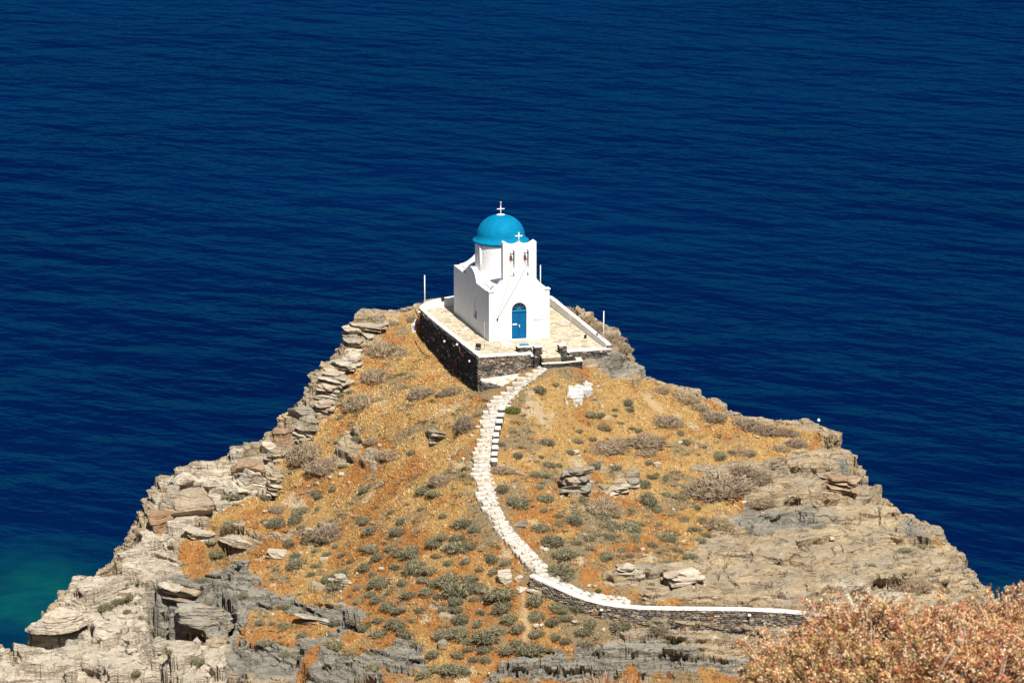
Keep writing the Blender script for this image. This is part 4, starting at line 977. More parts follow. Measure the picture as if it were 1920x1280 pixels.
CRAGS = [ # px, py, w, h, depth, grey, pale, warm, layer, rot, label
 (684,608,78,20,2.2,.55,.2,0,.14,(4,3,10),'flat grey slab crowning the crag at the upper left headland edge'),
 (668,622,62,26,2.0,.3,.35,0,.16,(0,5,-8),'layered pale crag stack just below the flat grey crowning slab'),
 (664,645,54,30,1.8,.35,.3,0,.15,(3,6,14),'jagged layered crag below the upper left rock stack'),
 (655,672,46,26,1.6,.4,.3,0,.13,(0,4,-4),'small dark seamed crag on the upper left cliff edge'),
 (638,686,52,26,1.9,.25,.4,0,.15,(-3,8,6),'pale blocky crag midway on the left cliff edge'),
 (628,710,62,30,1.7,.4,.35,0,.12,(0,7,-10),'thinly layered pale crag midway on the left cliff edge'),
 (616,734,54,32,1.6,.35,.4,0,.10,(0,8,5),'stack of thin pale rock leaves on left cliff edge above the notch'),
 (608,764,44,30,1.4,.5,.25,0,.14,(0,5,-12),'dark cracked crag right of the overhanging grey rock head'),
 (570,772,62,30,1.6,.65,.2,0,.3,(0,3,8),'grey rock head overhanging the sea on the left edge'),
 (578,796,44,40,1.5,.55,.3,0,.2,(5,0,0),'grey block supporting the overhanging rock head'),
 (566,818,46,26,1.3,.3,.4,0,.12,(0,9,-6),'layered pale rock below the overhanging grey head'),
 (532,822,46,44,1.6,0,.1,.75,.5,(0,-8,5),'rounded brown boulder standing on the left cliff edge'),
 (503,836,26,24,1.0,0,.8,.1,.3,(0,4,0),'small pale block left of the rounded brown boulder'),
 (520,856,40,26,1.0,.5,.2,.1,.11,(0,10,12),'broken dark rubble rock under the rounded brown boulder'),
 (462,870,84,30,2.2,.1,.1,.55,.4,(0,-4,4),'long brown lichen covered rock on left edge'),
 (405,893,78,38,2.4,.1,1,0,.5,(0,-3,3),'right half of the big pale split boulder at left edge'),
 (345,902,76,44,2.6,.15,1,0,.55,(0,-3,-4),'left half of the big pale split boulder above the sea'),
 (362,944,92,52,2.0,.35,.35,.25,.6,(4,-6,6),'brownish grey cracked block beneath the big pale split boulder'),
 (318,940,30,60,1.4,.5,.4,.1,.7,(0,10,0),'narrow upright grey rock at seaward end of the split boulder'),
 (472,898,58,50,1.5,.1,1,0,.6,(20,14,0),'tilted pale pointed slab leaning near the dark crevice'),
 (455,915,50,20,1.3,.1,.9,0,.3,(8,16,10),'thin bright slab lying beside the tilted pointed slab'),
 (516,906,36,30,1.0,.45,.3,.1,.10,(0,6,0),'dark creviced rock stack at edge of the grey bushes'),
 (300,978,52,42,1.8,0,0,.85,.3,(0,-10,10),'reddish brown boulder on the left edge above the sea'),
 (446,1012,70,20,1.4,.3,.5,.1,.17,(-6,12,-8),'pale roof slab over the long dark hollow in orange grass'),
 (520,1038,46,16,1.0,.1,.8,0,.10,(0,8,-14),'small layered pale slab right of the long dark hollow'),
 (640,1090,40,22,.9,.3,.5,0,.09,(0,10,0),'layered grey ledge among olive shrubs on the lower left slope'),
 (822,812,42,12,1.2,.55,.35,0,.1,(-8,12,10),'grey capstone slab over a black hollow left of the path'),
 (810,822,16,16,.7,.3,.6,0,.1,(0,0,30),'small pale rock propping the grey capstone slab'),
 (1078,905,52,50,1.6,.75,.1,0,.14,(0,0,-8),'grey layered boulder with a black shaded face right of path'),
 (1085,880,60,18,1.4,.6,.3,0,.3,(-10,3,10),'rounded grey rock back behind the layered boulder'),
 (1185,905,40,16,.9,.55,.4,0,.12,(0,-6,0),'low grey rock rib right of the layered boulder'),
 (1145,918,56,14,1.0,.4,.5,0,.12,(0,-5,8),'pale flat rock lying between shrubs right of layered boulder'),
 (1575,904,74,30,1.9,.2,.1,.6,.16,(-5,6,5),'reddish brown overhanging slab high on the right rock face'),
 (1555,893,40,16,1.3,.5,.1,.2,.14,(0,5,0),'grey capping rock above the reddish overhanging slab'),
 (945,1080,42,28,1.1,.1,.85,0,.4,(0,0,20),'pale rounded boulder left of the retaining wall end'),
 (973,1083,14,12,.5,.1,.9,0,.3,(0,0,0),'small upright white stone by retaining wall end'),
 (979,1103,20,10,.6,0,1,0,.3,(0,0,10),'flat white stone at the top of the dirt trail'),
 (1002,1106,30,10,.7,0,1,0,.3,(0,0,-10),'flat white slab at the foot of the retaining wall end'),
 (960,880,52,10,.8,.5,.4,0,.2,(0,22,-6),'long pale slab leaning right of the kerb wall'),
 (1095,1003,18,8,.7,.4,.5,0,.2,(0,10,0),'thin pale slab in the olive thicket right of path'),
 (980,982,24,16,.7,.6,.3,0,.3,(0,-24,0),'smooth grey slab tilted beside the lower path'),
 (105,1160,120,44,3.0,.05,.85,.1,.3,(4,-8,8),'thick pale rock brow roofing the sea hollow at lower left'),
 (342,1108,90,30,2.0,.75,.1,0,.16,(0,10,-10),'dark grey folded rock ledge over shadowed cleft'),
 (375,1150,110,46,2.2,.7,.2,0,.2,(0,6,8),'large rounded grey rock nose among the cream ledges'),
 (1290,1085,70,30,1.4,.1,.5,0,.14,(0,-2,4),'pale creamy ledge above the retaining wall'),
 (1185,1070,46,26,1.3,.15,.6,0,.12,(0,-4,8),'pale stepped ledge at left end of the right rock face'),
 (618,1168,110,16,1.2,.4,.5,0,.1,(-4,9,-10),'long pale rock rib across the lower left grass'),
 (380,1002,60,18,1.2,.3,.6,.1,.12,(0,12,-6),'layered pale ledge left of the long dark hollow'),
]
for i, (px, py, w, hh, dep, g, p_, wm, lay, rot, lb) in enumerate(CRAGS):
    c = hit(px, py+hh*.12); sx_ = w/29.5; sz_ = max(.22, (hh-dep*6.0)/28.5)
    name = 'boulder' if 'boulder' in lb else 'rock_slab' if 'slab' in lb else 'rock_ledge' if 'ledge' in lb or 'rib' in lb else 'crag' if 'crag' in lb else 'rock'
    if lay <= .16: o = crag(name, c+np.array([0, 0, sz_*.02]), (sx_*.98, dep, sz_*1.35), 100+i, g, p_, wm, lay, rot)
    else: o = rock(name, c+np.array([0, -.05*dep, sz_*.06]), (sx_*1.05, dep, sz_*1.35), 100+i, g, p_, wm, layer=lay, rot=rot, k=4 if 'round' in lb else 7, chips=11)
    tag(o, lb, 'rock')
# pale stones lying in the grass
STONES = [(868,861,0),(893,862,1),(842,862,0),(885,817,0),(788,762,0),(895,802,0),(712,835,0),(690,835,0),(540,948,0),(455,948,0),(420,957,0),(552,962,0),(607,1050,1),(497,981,0),(577,912,0),(595,907,0),(620,895,0),(640,890,0),(655,905,0),(512,1152,0),(905,1130,0),(898,1196,0),(1005,1174,0),(1015,1173,0),(1131,1181,0),(1077,1167,0),(1090,1178,0),(1079,850,1),(1085,856,0),(992,862,0),(1233,872,1),(1333,927,1),(1106,1099,0),(1115,1099,0),(1196,1017,0),(1204,1030,0),(1380,950,0),(1395,943,0),(1430,963,0),(1015,1029,0),(1024,1031,0),(1054,932,0),(770,1060,0),(771,1082,0),(863,1200,0),(875,1205,0),(633,1201,0),(640,1110,0),(1276,830,0),(1420,820,0),(1295,797,0),(1305,803,0),(715,1067,0),(497,960,0),(430,945,0),(1108,905,0),(1262,955,0),(1200,1085,0),(1146,872,0),(880,940,0),(1465,1040,0),(1560,1010,0),(1340,1195,0),(300,1225,0),(670,1075,0)]
for i, (px, py, big) in enumerate(STONES):
    s = .42 if big else .16+.14*random.random(); c = hit(px, py)
    o = rock('stone', c+np.array([0, 0, s*.18]), (s*1.3, s, s*.7), 400+i, 0, 1, 0, k=4, layer=0, rot=(0, 0, random.uniform(0, 180)), N=6, chips=4)
    side = 'left of the stone path' if px < 905 else 'right of the stone path'
    if py > 1165 and px > 1000: side = 'below the retaining wall'
    elif px > 1340: side = 'on the right rock face'
    if big: tag(o, {893: 'larger white stone close beside the path, left of the kerb wall', 607: 'larger white stone alone on the lower left grass', 1079: 'larger white stone among shrubs above the layered boulder', 1233: 'larger white stone beside an olive shrub on the right slope', 1333: 'larger pale stone in the mauve bushes on right slope'}[px], 'stone', 'pale stones on the slope')
    else: tag(o, 'small pale stone lying in dry grass '+side if 'rock face' not in side else 'small pale stone lying loose on the right rock face', 'stone', 'small pale stones '+side)

# ------------------------------------------------------------------ plants
def plant_mat(name, a, b, c3, var=.35):
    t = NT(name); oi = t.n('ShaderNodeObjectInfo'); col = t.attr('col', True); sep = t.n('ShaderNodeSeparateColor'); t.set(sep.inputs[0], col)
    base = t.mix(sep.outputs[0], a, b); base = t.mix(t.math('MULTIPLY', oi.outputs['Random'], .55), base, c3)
    k = t.ramp(oi.outputs['Random'], 0, 1, 1-var*.5, 1+var*.5)
    x = t.n('ShaderNodeVectorMath', _operation='SCALE'); t.set(x.inputs[0], base); t.set(x.inputs['Scale'], k)
    return t.out(x.outputs[0], rough=.9, spec=.1)
M['olive'] = plant_mat('olive_cushion', (.145, .132, .078), (.33, .30, .195), (.23, .215, .13))
M['greybush'] = plant_mat('grey_dry_twigs', (.21, .155, .105), (.48, .385, .28), (.34, .26, .15), .25)
M['green'] = plant_mat('green_leaves', (.07, .085, .02), (.17, .18, .055), (.10, .11, .03))
def dome_plant(seed, n, leaf, wid, lump, core=.80, up=.3, flat=.62):
    r = np.random.default_rng(seed)
    d = r.normal(size=(n, 3)); d[:, 2] = np.abs(d[:, 2])*.9-.12; d /= np.linalg.norm(d, axis=1)[:, None]
    lumps = lambda D: 1+lump*fbm(D[:, 0]*2.2+seed, D[:, 1]*2.2, D[:, 2]*2.2, o=2, s=seed)*1.6
    rad = .5*lumps(d)*r.uniform(.78, 1.0, n)
    p = d*rad[:, None]; p[:, 2] *= flat*2*.62
    dirv = d+r.normal(size=(n, 3))*.45+np.array([0, 0, up]); dirv /= np.linalg.norm(dirv, axis=1)[:, None]
    sd_v = np.cross(dirv, r.normal(size=(n, 3))); sd_v /= np.linalg.norm(sd_v, axis=1)[:, None]
    L = leaf*r.uniform(.6, 1.3, n)[:, None]; Wd = wid*r.uniform(.7, 1.3, n)[:, None]
    V = np.stack([p-sd_v*Wd*.5-dirv*L*.3, p+sd_v*Wd*.5-dirv*L*.3, p+sd_v*Wd*.35+dirv*L*.6, p-sd_v*Wd*.35+dirv*L*.6], 1).reshape(-1, 3)
    Q = np.arange(4*n).reshape(n, 4)
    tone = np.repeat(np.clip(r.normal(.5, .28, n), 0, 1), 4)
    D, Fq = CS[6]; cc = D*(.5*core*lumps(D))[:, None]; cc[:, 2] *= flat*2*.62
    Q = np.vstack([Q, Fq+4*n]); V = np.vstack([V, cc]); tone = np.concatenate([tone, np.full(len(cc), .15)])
    return V, Q, np.repeat(tone[:, None], 3, 1)
protos = {}
def proto(kind, i):
    k = (kind, i)
    if k not in protos:
        if kind == 'olive': V, Q, C = dome_plant(500+i, 620, .16, .028, .36, core=.66, flat=.54)
        elif kind == 'grey': V, Q, C = dome_plant(600+i, 1500, .11, .016, .42, core=.74, up=.5)
        else: V, Q, C = dome_plant(700+i, 260, .13, .06, .3)
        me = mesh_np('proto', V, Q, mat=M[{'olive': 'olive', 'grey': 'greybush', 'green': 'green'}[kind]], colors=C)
        protos[k] = me
    return protos[k]
used = set()
def plant(name, kind, c, size, rz, label, cat, group):
    i = random.randrange(5 if kind != 'green' else 3); pr_ = proto(kind, i)
    if (kind, i) in used: o = pr_.copy(); COL.objects.link(o)
    else: o = pr_; used.add((kind, i))
    o.name = name; o.location = c; o.scale = size; o.rotation_euler = (random.uniform(-.12, .12), random.uniform(-.12, .12), rz)
    tag(o, label, cat, group); return o
OL = """1042,719,14 1012,730,24 960,768,26g 1177,752,18 1107,775,20 1126,776,18 1152,766,12 1152,778,10 1182,767,13 1131,799,22 1164,792,10 1185,801,10 1197,804,14 1085,806,14 1024,825,28 1082,824,18 1111,822,14 961,807,14 940,832,14 970,852,18 1067,847,16 1014,855,10 1027,869,24 1217,866,16 1047,872,14 1117,870,22 772,847,16
757,700,14 660,685,22 637,740,18 627,762,12 640,780,16 632,827,14 670,820,22 640,872,14 770,846,12 657,732,16
565,955,28 555,972,28 522,977,28 505,982,20 595,922,16 625,915,16 585,1005,34 542,1017,26 630,1022,14 597,1030,16 615,1037,16 555,1040,22 557,1055,36 595,1057,18 645,1072,26 617,1082,26 635,1095,34 437,927,30 495,930,22 432,982,30 395,1012,22 407,1035,26 375,1085,20 457,1115,20 497,975,14
697,992,26 747,995,26 757,975,24 691,971,18 817,1012,36 860,1022,44 865,980,30 702,1025,30 680,1027,16 732,1026,20 750,1032,20 772,1030,34 710,1042,24 775,1062,40 805,1067,30 742,1060,20 687,1060,28 642,1072,26 707,1090,30 720,1095,24 757,1089,18 795,1084,22 845,1080,44 862,1100,50 767,1112,28 802,1107,26 822,1115,20 712,1120,30 697,1112,18 732,1132,30 747,1142,22 672,1125,16 642,1124,12 692,1150,24 710,1160,22 745,1167,34 775,1160,16 760,1187,26 830,1185,36 815,1222,28 860,1225,22 855,1250,40 820,1252,18 800,1260,26 580,1140,22 532,1135,22 535,1170,26 570,1190,24 462,1242,26 557,1225,30 535,1225,20 625,1205,40 695,1222,20 700,1250,26 487,1167,16 510,1167,10 500,1202,30 687,1172,34 665,1162,24 630,1165,24 712,1185,26 447,1147,16
870,979,28 922,1045,26 927,1070,18 885,1082,24 907,1100,26 940,1107,48 855,1105,40 892,1120,18 947,1132,40 1007,1122,40 1007,1152,26 857,1140,24 865,1157,34 902,1147,16 957,1157,32 970,1175,24 935,1180,30 912,1190,44 862,1185,36 882,1200,20 970,1202,22 952,1217,28 995,1212,46 1007,1185,24 1042,1192,20 1035,1162,28 1060,1155,24 1047,1137,30 1107,1165,24 1097,1180,30 1097,1205,22 1080,1135,26 1165,1170,30 1232,1177,34 1250,1202,12
1015,987,30 1037,1010,40 1060,1035,40 1052,1065,36 1065,1077,28 1075,975,30 1105,1007,20 1080,1015,18 1127,967,34 1150,985,28 1180,987,34 1187,1002,24 1145,1007,16 1250,1007,26 1295,1040,20 1312,1010,22 1137,1040,26 1105,1027,14 1307,992,20 1200,982,18
795,917,26 815,922,28 832,965,16 790,952,14 857,1007,22 892,992,20 890,895,12 972,850,16 1002,887,20 1020,890,18 972,940,34 1020,930,30 1010,912,14 942,915,24 1047,965,16 1072,972,32 1215,937,36 1205,905,28 1152,875,20 1182,955,14 1147,980,20 1145,992,14 1247,1010,24
1287,827,18 1275,810,16 1320,835,10 1350,852,30 1372,847,16 1252,892,16 1232,887,12 1370,925,18 1275,930,20 1250,926,16 1230,952,26 1177,982,26 1235,982,16 1260,962,14 1282,970,18 1307,950,16 1300,992,20 1772,1105,20 1772,1087,16 1715,1052,10 1755,1065,14 1725,1022,24 1535,989,26 1635,1060,18 1697,1030,20 1090,935,20 1118,1000,18 1165,1030,18 1220,1020,20 1180,1040,16 1270,1030,18
250,1117,26 225,1125,26 200,1137,26 239,1145,14 262,1157,30 322,1222,20 257,1260,20 372,1237,20 250,1092,22 640,1040,14 660,1050,14 585,1075,16 700,1075,14 820,1040,18 840,1055,16 875,1050,20 900,1065,14 830,1140,16 790,1140,18 780,1205,16 910,1215,20 1025,1215,18 1060,1200,18 1120,1140,18 590,1030,12"""
GR = [(797,735,64,30,'large grey mauve bush below the left terrace wall'),(845,732,44,26,'grey bush nearest the front left terrace corner'),(872,790,36,40,'smooth grey olive mound standing left of the upper path'),(1145,832,70,26,'long windswept grey bush right of the upper path'),(1212,823,72,30,'long windswept grey bush farther right of the upper path'),(1211,846,40,18,'mauve bush under the farther windswept grey bush'),
(725,652,78,40,'large grey bush on the upper left shoulder'),(705,700,56,40,'grey bush below the large shoulder bush on upper left'),(677,750,64,44,'rounded grey bush near the left cliff edge'),(700,825,34,16,'faint mauve bush in gold grass on left slope'),(575,845,72,52,'big grey bush above the dark crevice at left edge'),(612,868,70,36,'broad grey bush right of the dark crevice'),(732,850,56,24,'low mauve grey bush mid left slope'),(620,995,64,42,'rounded mauve bush among olive cushions on left slope'),(522,952,32,18,'small mauve bush near the left rocks'),(827,897,46,28,'slanting mauve bush left of the path bend'),(1125,947,66,44,'spreading mauve bush below the layered grey boulder'),(940,878,44,16,'pale grey bush behind the leaning slab beside kerb'),(1250,786,56,26,'rounded grey bush on the right ridge near the trail'),
(1347,905,120,50,'biggest mauve bush on the right slope'),(1315,915,70,34,'grey bush at lower left of the biggest mauve bush'),(1395,880,60,26,'grey bush right above the biggest mauve bush'),(1422,892,50,26,'grey bush at the rock edge on right slope'),(1350,978,44,34,'dry brown grey bush at the top of the right rock face'),(1425,938,56,24,'yellowish grey bush on the right rocks'),
(1237,730,36,18,'first grey bush along the right skyline from the terrace'),(1280,742,56,26,'second grey bush along the right skyline from the terrace'),(1310,762,40,20,'third grey bush along the right skyline from the terrace'),(1332,778,56,26,'tall grey bush group on right skyline before the flat rock'),(1400,792,64,26,'broad grey bush on right skyline past the flat rock'),(1438,803,60,24,'broad grey bush on right skyline left of the last knoll'),(1477,808,40,20,'grey bush on last right skyline knoll'),(1492,828,44,22,'mauve bush beneath the last right skyline knoll'),(1462,838,36,14,'dark mauve bush on right ridge'),(1400,846,34,14,'mauve tuft bush on the upper right ridge'),
(1066,584,34,30,'sandy bush behind middle of the right parapet'),(1096,602,46,36,'sandy bush outside the right parapet'),(1120,618,46,36,'sandy bush outside parapet near the tall white pole'),(1146,636,50,44,'large sandy bush outside the front right terrace corner'),(1166,650,34,30,'outermost sandy bush beyond the terrace corner'),(772,596,26,16,'dry bush at the rear left foot of the terrace'),(735,604,30,12,'wispy dry bush on the upper left skyline'),
(1712,1092,60,36,'grey bush on the right rock face above the foreground shrubs'),(1827,1122,34,24,'grey bush at the lower right cliff edge'),(1808,1135,30,20,'second grey bush at the lower right cliff edge'),(672,1100,20,12,'tiny mauve bush on lower left slope'),(832,1186,38,22,'grey bush at the bottom of the left slope'),(1240,1180,30,18,'dry brown bush on rock below retaining wall'),(855,1180,30,20,'grey bush beside olive cushions at slope bottom')]
def zone(px, py):
    if py > 1140 and px > 1010: return 'below the retaining wall'
    if px < 420 : return 'on the pale lower left rocks'
    if px > 1500: return 'on the right rock face'
    if py < 800 and px < 900: return 'on the upper left slope'
    if py < 900 and px >= 900: return 'on the upper right slope'
    if px >= 935 and py < 1100: return 'on the slope right of the lower path'
    if py < 1000: return 'on the middle left slope'
    if px < 600: return 'among lower left ledges'
    if py > 1120: return 'at the bottom of the left slope'
    return 'on the crowded lower left slope'
rs = random.Random(5); extra = []
while len(extra) < 44:
    px, py = (rs.uniform(640, 960), rs.uniform(1000, 1270)) if rs.random() < .45 else (rs.uniform(960, 1330), rs.uniform(880, 1050)) if rs.random() < .6 else (rs.uniform(560, 900), rs.uniform(900, 1010))
    p = hit(px, py)
    if float(bilin(ROCK, p[0], p[1])) < .3 and float(bilin(pd, p[0], p[1])) > 1.1: extra.append(f"{px:.0f},{py:.0f},{rs.choice((12, 14, 17, 20, 24))}")
OL += ' '+' '.join(extra)
for tok in OL.split():
    g = tok.endswith('g'); px, py, w = map(float, tok.rstrip('g').split(','))
    c = hit(px, py+w*.12); s = w/29.0*1.12; sz = s*random.uniform(.8, 1.05)
    big = 'big' if w >= 32 else 'mid-sized' if w >= 20 else 'small'
    lb = f"{big} olive cushion shrub {zone(px, py)}"
    plant('cushion_shrub', 'green' if g else 'olive', c-np.array([0, 0, .05*s]), (s*random.uniform(.95, 1.2), s*random.uniform(.7, 1.1), sz*random.uniform(.75, 1.1)), random.uniform(0, 6.28), lb if not g else 'greener leafy shrub at right edge of the upper path', 'shrub', None if g else lb.replace('shrub', 'shrubs'))
for px, py, w, hh, lb in GR:
    c = hit(px, py+hh*.22); s = w/29.0*1.08; sz = max(.35, hh/29*1.25)
    plant('dry_bush', 'grey', c-np.array([0, 0, .08*sz]), (s, max(.7*s, sz*1.1), sz*1.15), random.uniform(-.3, .3), lb, 'bush', 'grey dry bushes on the headland')
for px, py, w, lb in ((822,744,14,'bright green sprig between the grey bushes under the terrace'),(812,752,10,'lower green sprig beneath the grey bushes under the terrace'),(868,712,14,'green weed at the foot of the left terrace wall'),(872,880,12,'green weed left of the path bend'),(1122,1108,12,'green tuft at the foot of right rock face'),(866,1008,12,'green sprout above an olive cushion left of lower path')):
    plant('green_weed', 'green', hit(px, py), (w/29, w/29, w/29), 0, lb, 'weed', 'green weeds')

# dry grass over all the soil
def grass():
    n = 230000; r = np.random.default_rng(77)
    x = r.uniform(-29, 31, n); y = r.uniform(-33.3, 14.5, n)
    rk = bilin(ROCK, x, y); pth = bilin(ONP, x, y); ws = bilin(WASH, x, y); tr_ = bilin(TRAIL, x, y); sdv = bilin(SD, x, y)
    u = (x-O[0])*E1[0]+(y-O[1])*E1[1]; v = (x-O[0])*E2[0]+(y-O[1])*E2[1]
    pl_ = (u > -2.2) & (u < 7.15) & (v > -4.1) & (v < 12.4) | (u > -1.9) & (u < 5) & (v > -5.6) & (v <= -3)
    pn = fbm(x*.9, y*.9, o=3, s=91)
    keep = (rk+pn*.5 < .42) & (ws < .3) & (tr_ < .5) & ~pl_ & (sdv < -.1) & (pn+r.uniform(-.35, .35, n) > -.33)
    x, y = x[keep], y[keep]; n = len(x); z = bilin(BASE, x, y)
    jr = lambda k: r.normal(0, k, n)
    tr2 = bilin(T_R, x, y)+jr(.10); to = bilin(T_O, x, y)+jr(.09); tp = bilin(T_P, x, y)+jr(.07)
    tone = fbm(x*.9, y*.9, o=2, s=95)
    C = np.where((tone+jr(.15) > .05)[:, None], np.array([.65, .45, .205]), np.array([.53, .325, .115]))
    C = np.where((tr2 > .08)[:, None], np.array([.47, .23, .072]), C)
    C = np.where((to > .17)[:, None], np.where((r.random(n) < .5)[:, None], np.array([.30, .225, .12]), np.array([.42, .33, .19])), C)
    C = np.where((tp > .24)[:, None], np.array([.70, .55, .33]), C)
    C = np.where((r.random(n) < .07)[:, None], np.array([.17, .095, .045]), C)
    C = C*r.uniform(.8, 1.18, n)[:, None]
    thin = r.random(n) > .75*sstep(.22, .34, tp)
    x, y, z, C, tone = x[thin], y[thin], z[thin], C[thin], tone[thin]; n = len(x)
    k = 3; V = []; Cc = []
    for j in range(k):
        a = r.uniform(0, 6.28, n); L = r.uniform(.07, .17, n)*(1+.5*np.clip(tone, -.5, 1)); wd = r.uniform(.018, .04, n)
        lean = np.stack([np.cos(a)*.5-.35, np.sin(a)*.5+.1, np.ones(n)*.8], -1); lean /= np.linalg.norm(lean, axis=1)[:, None]
        b = np.stack([x+r.uniform(-.06, .06, n), y+r.uniform(-.06, .06, n), z-.02], -1)
        sd_v = np.stack([-np.sin(a), np.cos(a), np.zeros(n)], -1)*wd[:, None]
        V.append(np.stack([b-sd_v, b+sd_v, b+lean*L[:, None]], 1)); Cc.append(np.repeat(C[:, None], 3, 1))
    m = 5200; tx_ = r.uniform(-24, 27, m); ty_ = r.uniform(-32, 8, m); q = bilin(T_O, tx_, ty_)+bilin(T_R, tx_, ty_)*.3+r.normal(0, .14, m)
    u = (tx_-O[0])*E1[0]+(ty_-O[1])*E1[1]; v = (tx_-O[0])*E2[0]+(ty_-O[1])*E2[1]
    ok = (q > .10) & (bilin(ROCK, tx_, ty_) < .75) & (bilin(pd, tx_, ty_) > .85) & (bilin(SD, tx_, ty_) < -.2) & ~((u > -2) & (u < 7.3) & (v > -5.6))
    tx_, ty_ = tx_[ok], ty_[ok]; m = len(tx_); tz_ = bilin(BASE, tx_, ty_)
    tc_ = np.where((r.random(m) < .55)[:, None], np.array([.17, .155, .085]), np.array([.33, .265, .18]))*r.uniform(.75, 1.25, m)[:, None]; tr_r = r.uniform(.08, .28, m)
    for j in range(46):
        a = r.uniform(0, 6.28, m); rr = tr_r*np.sqrt(r.random(m)); L = tr_r*r.uniform(.5, 1.0, m)
        b = np.stack([tx_+np.cos(a)*rr, ty_+np.sin(a)*rr, tz_-.02+(tr_r-rr)*.25], -1)
        dv = np.stack([np.cos(a)*.7+r.normal(0, .25, m)-.15, np.sin(a)*.7+r.normal(0, .25, m), np.full(m, .75)], -1)
        sd_v = np.stack([-np.sin(a), np.cos(a), np.zeros(m)], -1)*.017
        V.append(np.stack([b-sd_v, b+sd_v, b+dv*L[:, None]], 1)); Cc.append(np.repeat((tc_*r.uniform(.75, 1.3, m)[:, None])[:, None], 3, 1))
    V = np.concatenate([q.reshape(-1, 3) for q in V]); Cc = np.concatenate([q.reshape(-1, 3) for q in Cc])
    t = NT('dry_grass'); m = t.out(t.attr('col', True), rough=.85, spec=.15)
    o = mesh_np('dry_grass', V, None, np.arange(len(V)).reshape(-1, 3), mat=m, colors=Cc)
    tag(o, 'dry golden and rust orange grass covering the headland slopes', 'grass', kind='stuff')
grass()

# foreground shrubs with wilted leaf rosettes
def leaf_mat():
    t = NT('wilted_leaves'); m = t.out(t.attr('col', True), rough=.7, spec=.25); return m
M['leaf'] = leaf_mat(); M['twig'] = plain('pale_twig', (.52, .40, .31), .8, .15, .2, 12)
LP = np.array([(.70,.42,.17),(.76,.54,.28),(.64,.33,.17),(.54,.23,.12),(.80,.66,.43),(.26,.085,.035),(.52,.36,.14),(.20,.19,.07)])
def wilted(seed, nros, leaves, pal_w, twigs=26, sparse=False):
    r = np.random.default_rng(seed); root = empty('wilted_shrub', (0, 0, 0))
    d = r.normal(size=(nros, 3)); d[:, 2] = np.abs(d[:, 2])-.35; d /= np.linalg.norm(d, axis=1)[:, None]
    lump = 1+.9*fbm(d[:, 0]*2.6+seed, d[:, 1]*2.6, d[:, 2]*2.6, o=3, s=seed)
    rad = lump*(1-.55*r.random(nros)**2.2)
    c = d*rad[:, None]*np.array([1, .8, .75])+np.array([0, 0, .1])
    hole = fbm(c[:, 0]*2.3+seed*3, c[:, 1]*2.3, c[:, 2]*2.3, o=2, s=seed+5) > -.07
    spr = r.choice(nros, 70, replace=False)
    tips = c[spr]*r.uniform(1.08, 1.28, 70)[:, None]+np.array([0, 0, .03])
    sc_ = np.concatenate([c[spr]*(1-t)+tips*t+r.normal(0, .012, (70, 3)) for t in (.25, .45, .65, .8, .9, 1.0)])
    c = np.vstack([c[hole], sc_]); d = np.vstack([d[hole]]+[d[spr]]*6); nros = len(c)
    V = []; C = []
    pw = np.array(pal_w, float); pw /= pw.sum()
    regional = np.clip(((fbm(c[:, 0]*1.6+seed, c[:, 1]*1.6, c[:, 2]*1.6, o=2, s=seed+9)+.5)*len(LP)).astype(int), 0, len(LP)-1)
    ci = np.where(r.random(nros) < .35, regional, r.choice(len(LP), nros, p=pw))
    for j in range(leaves):
        a = r.uniform(0, 6.28, nros); el = r.uniform(-.9, .9, nros)
        dv = np.stack([np.cos(a)*np.cos(el), np.sin(a)*np.cos(el), np.sin(el)], -1)+d*.55; dv /= np.linalg.norm(dv, axis=1)[:, None]
        sv = np.cross(dv, r.normal(size=(nros, 3))); sv /= np.linalg.norm(sv, axis=1)[:, None]
        L = r.uniform(.038, .075, nros)[:, None]; w_ = r.uniform(.008, .014, nros)[:, None]
        b = c+r.normal(0, .018, (nros, 3))
        V.append(np.stack([b, b+dv*L*.5+sv*w_, b+dv*L, b+dv*L*.5-sv*w_], 1))
        C.append(np.repeat((LP[ci]*r.uniform(.65, 1.25, nros)[:, None])[:, None], 4, 1))
    V = np.concatenate(V).reshape(-1, 3); C = np.concatenate(C).reshape(-1, 3)
    lv = mesh_np('leaves', V, np.arange(len(V)).reshape(-1, 4), mat=M['leaf'], parent=root, colors=C)
    bm = bmesh.new(); pick = r.choice(nros, twigs*6, replace=False)
    pick = np.concatenate([pick, np.arange(nros-70, nros)])
    for i in pick:
        e = c[i]; m_ = np.array([e[0]*.45, e[1]*.45, -.25+e[2]*.3])+r.normal(0, .05, 3)
        tube_bm(bm, [(e[0]*.05, e[1]*.05, -1.0), m_, (m_+e)/2+r.normal(0, .03, 3), e], [.030, .022, .016, .010], 5, cap=False)
    from_bm('stems', bm, M['twig'], root)
    return root
wp = [wilted(901, 5200, 7, (4, 3, 3, 2, 2, 1.6, 1, .6)), wilted(902, 5200, 7, (2, 1.5, 4, 4, 1.5, 2.2, .6, .5)), wilted(903, 5200, 7, (2, 1, 2, 1, 1, 2, 3, 3))]
def copy_tree(o, parent=None):
    c = o.copy(); COL.objects.link(c)
    if parent: c.parent = parent
    for k in list(o.children): copy_tree(k, c)
    return c
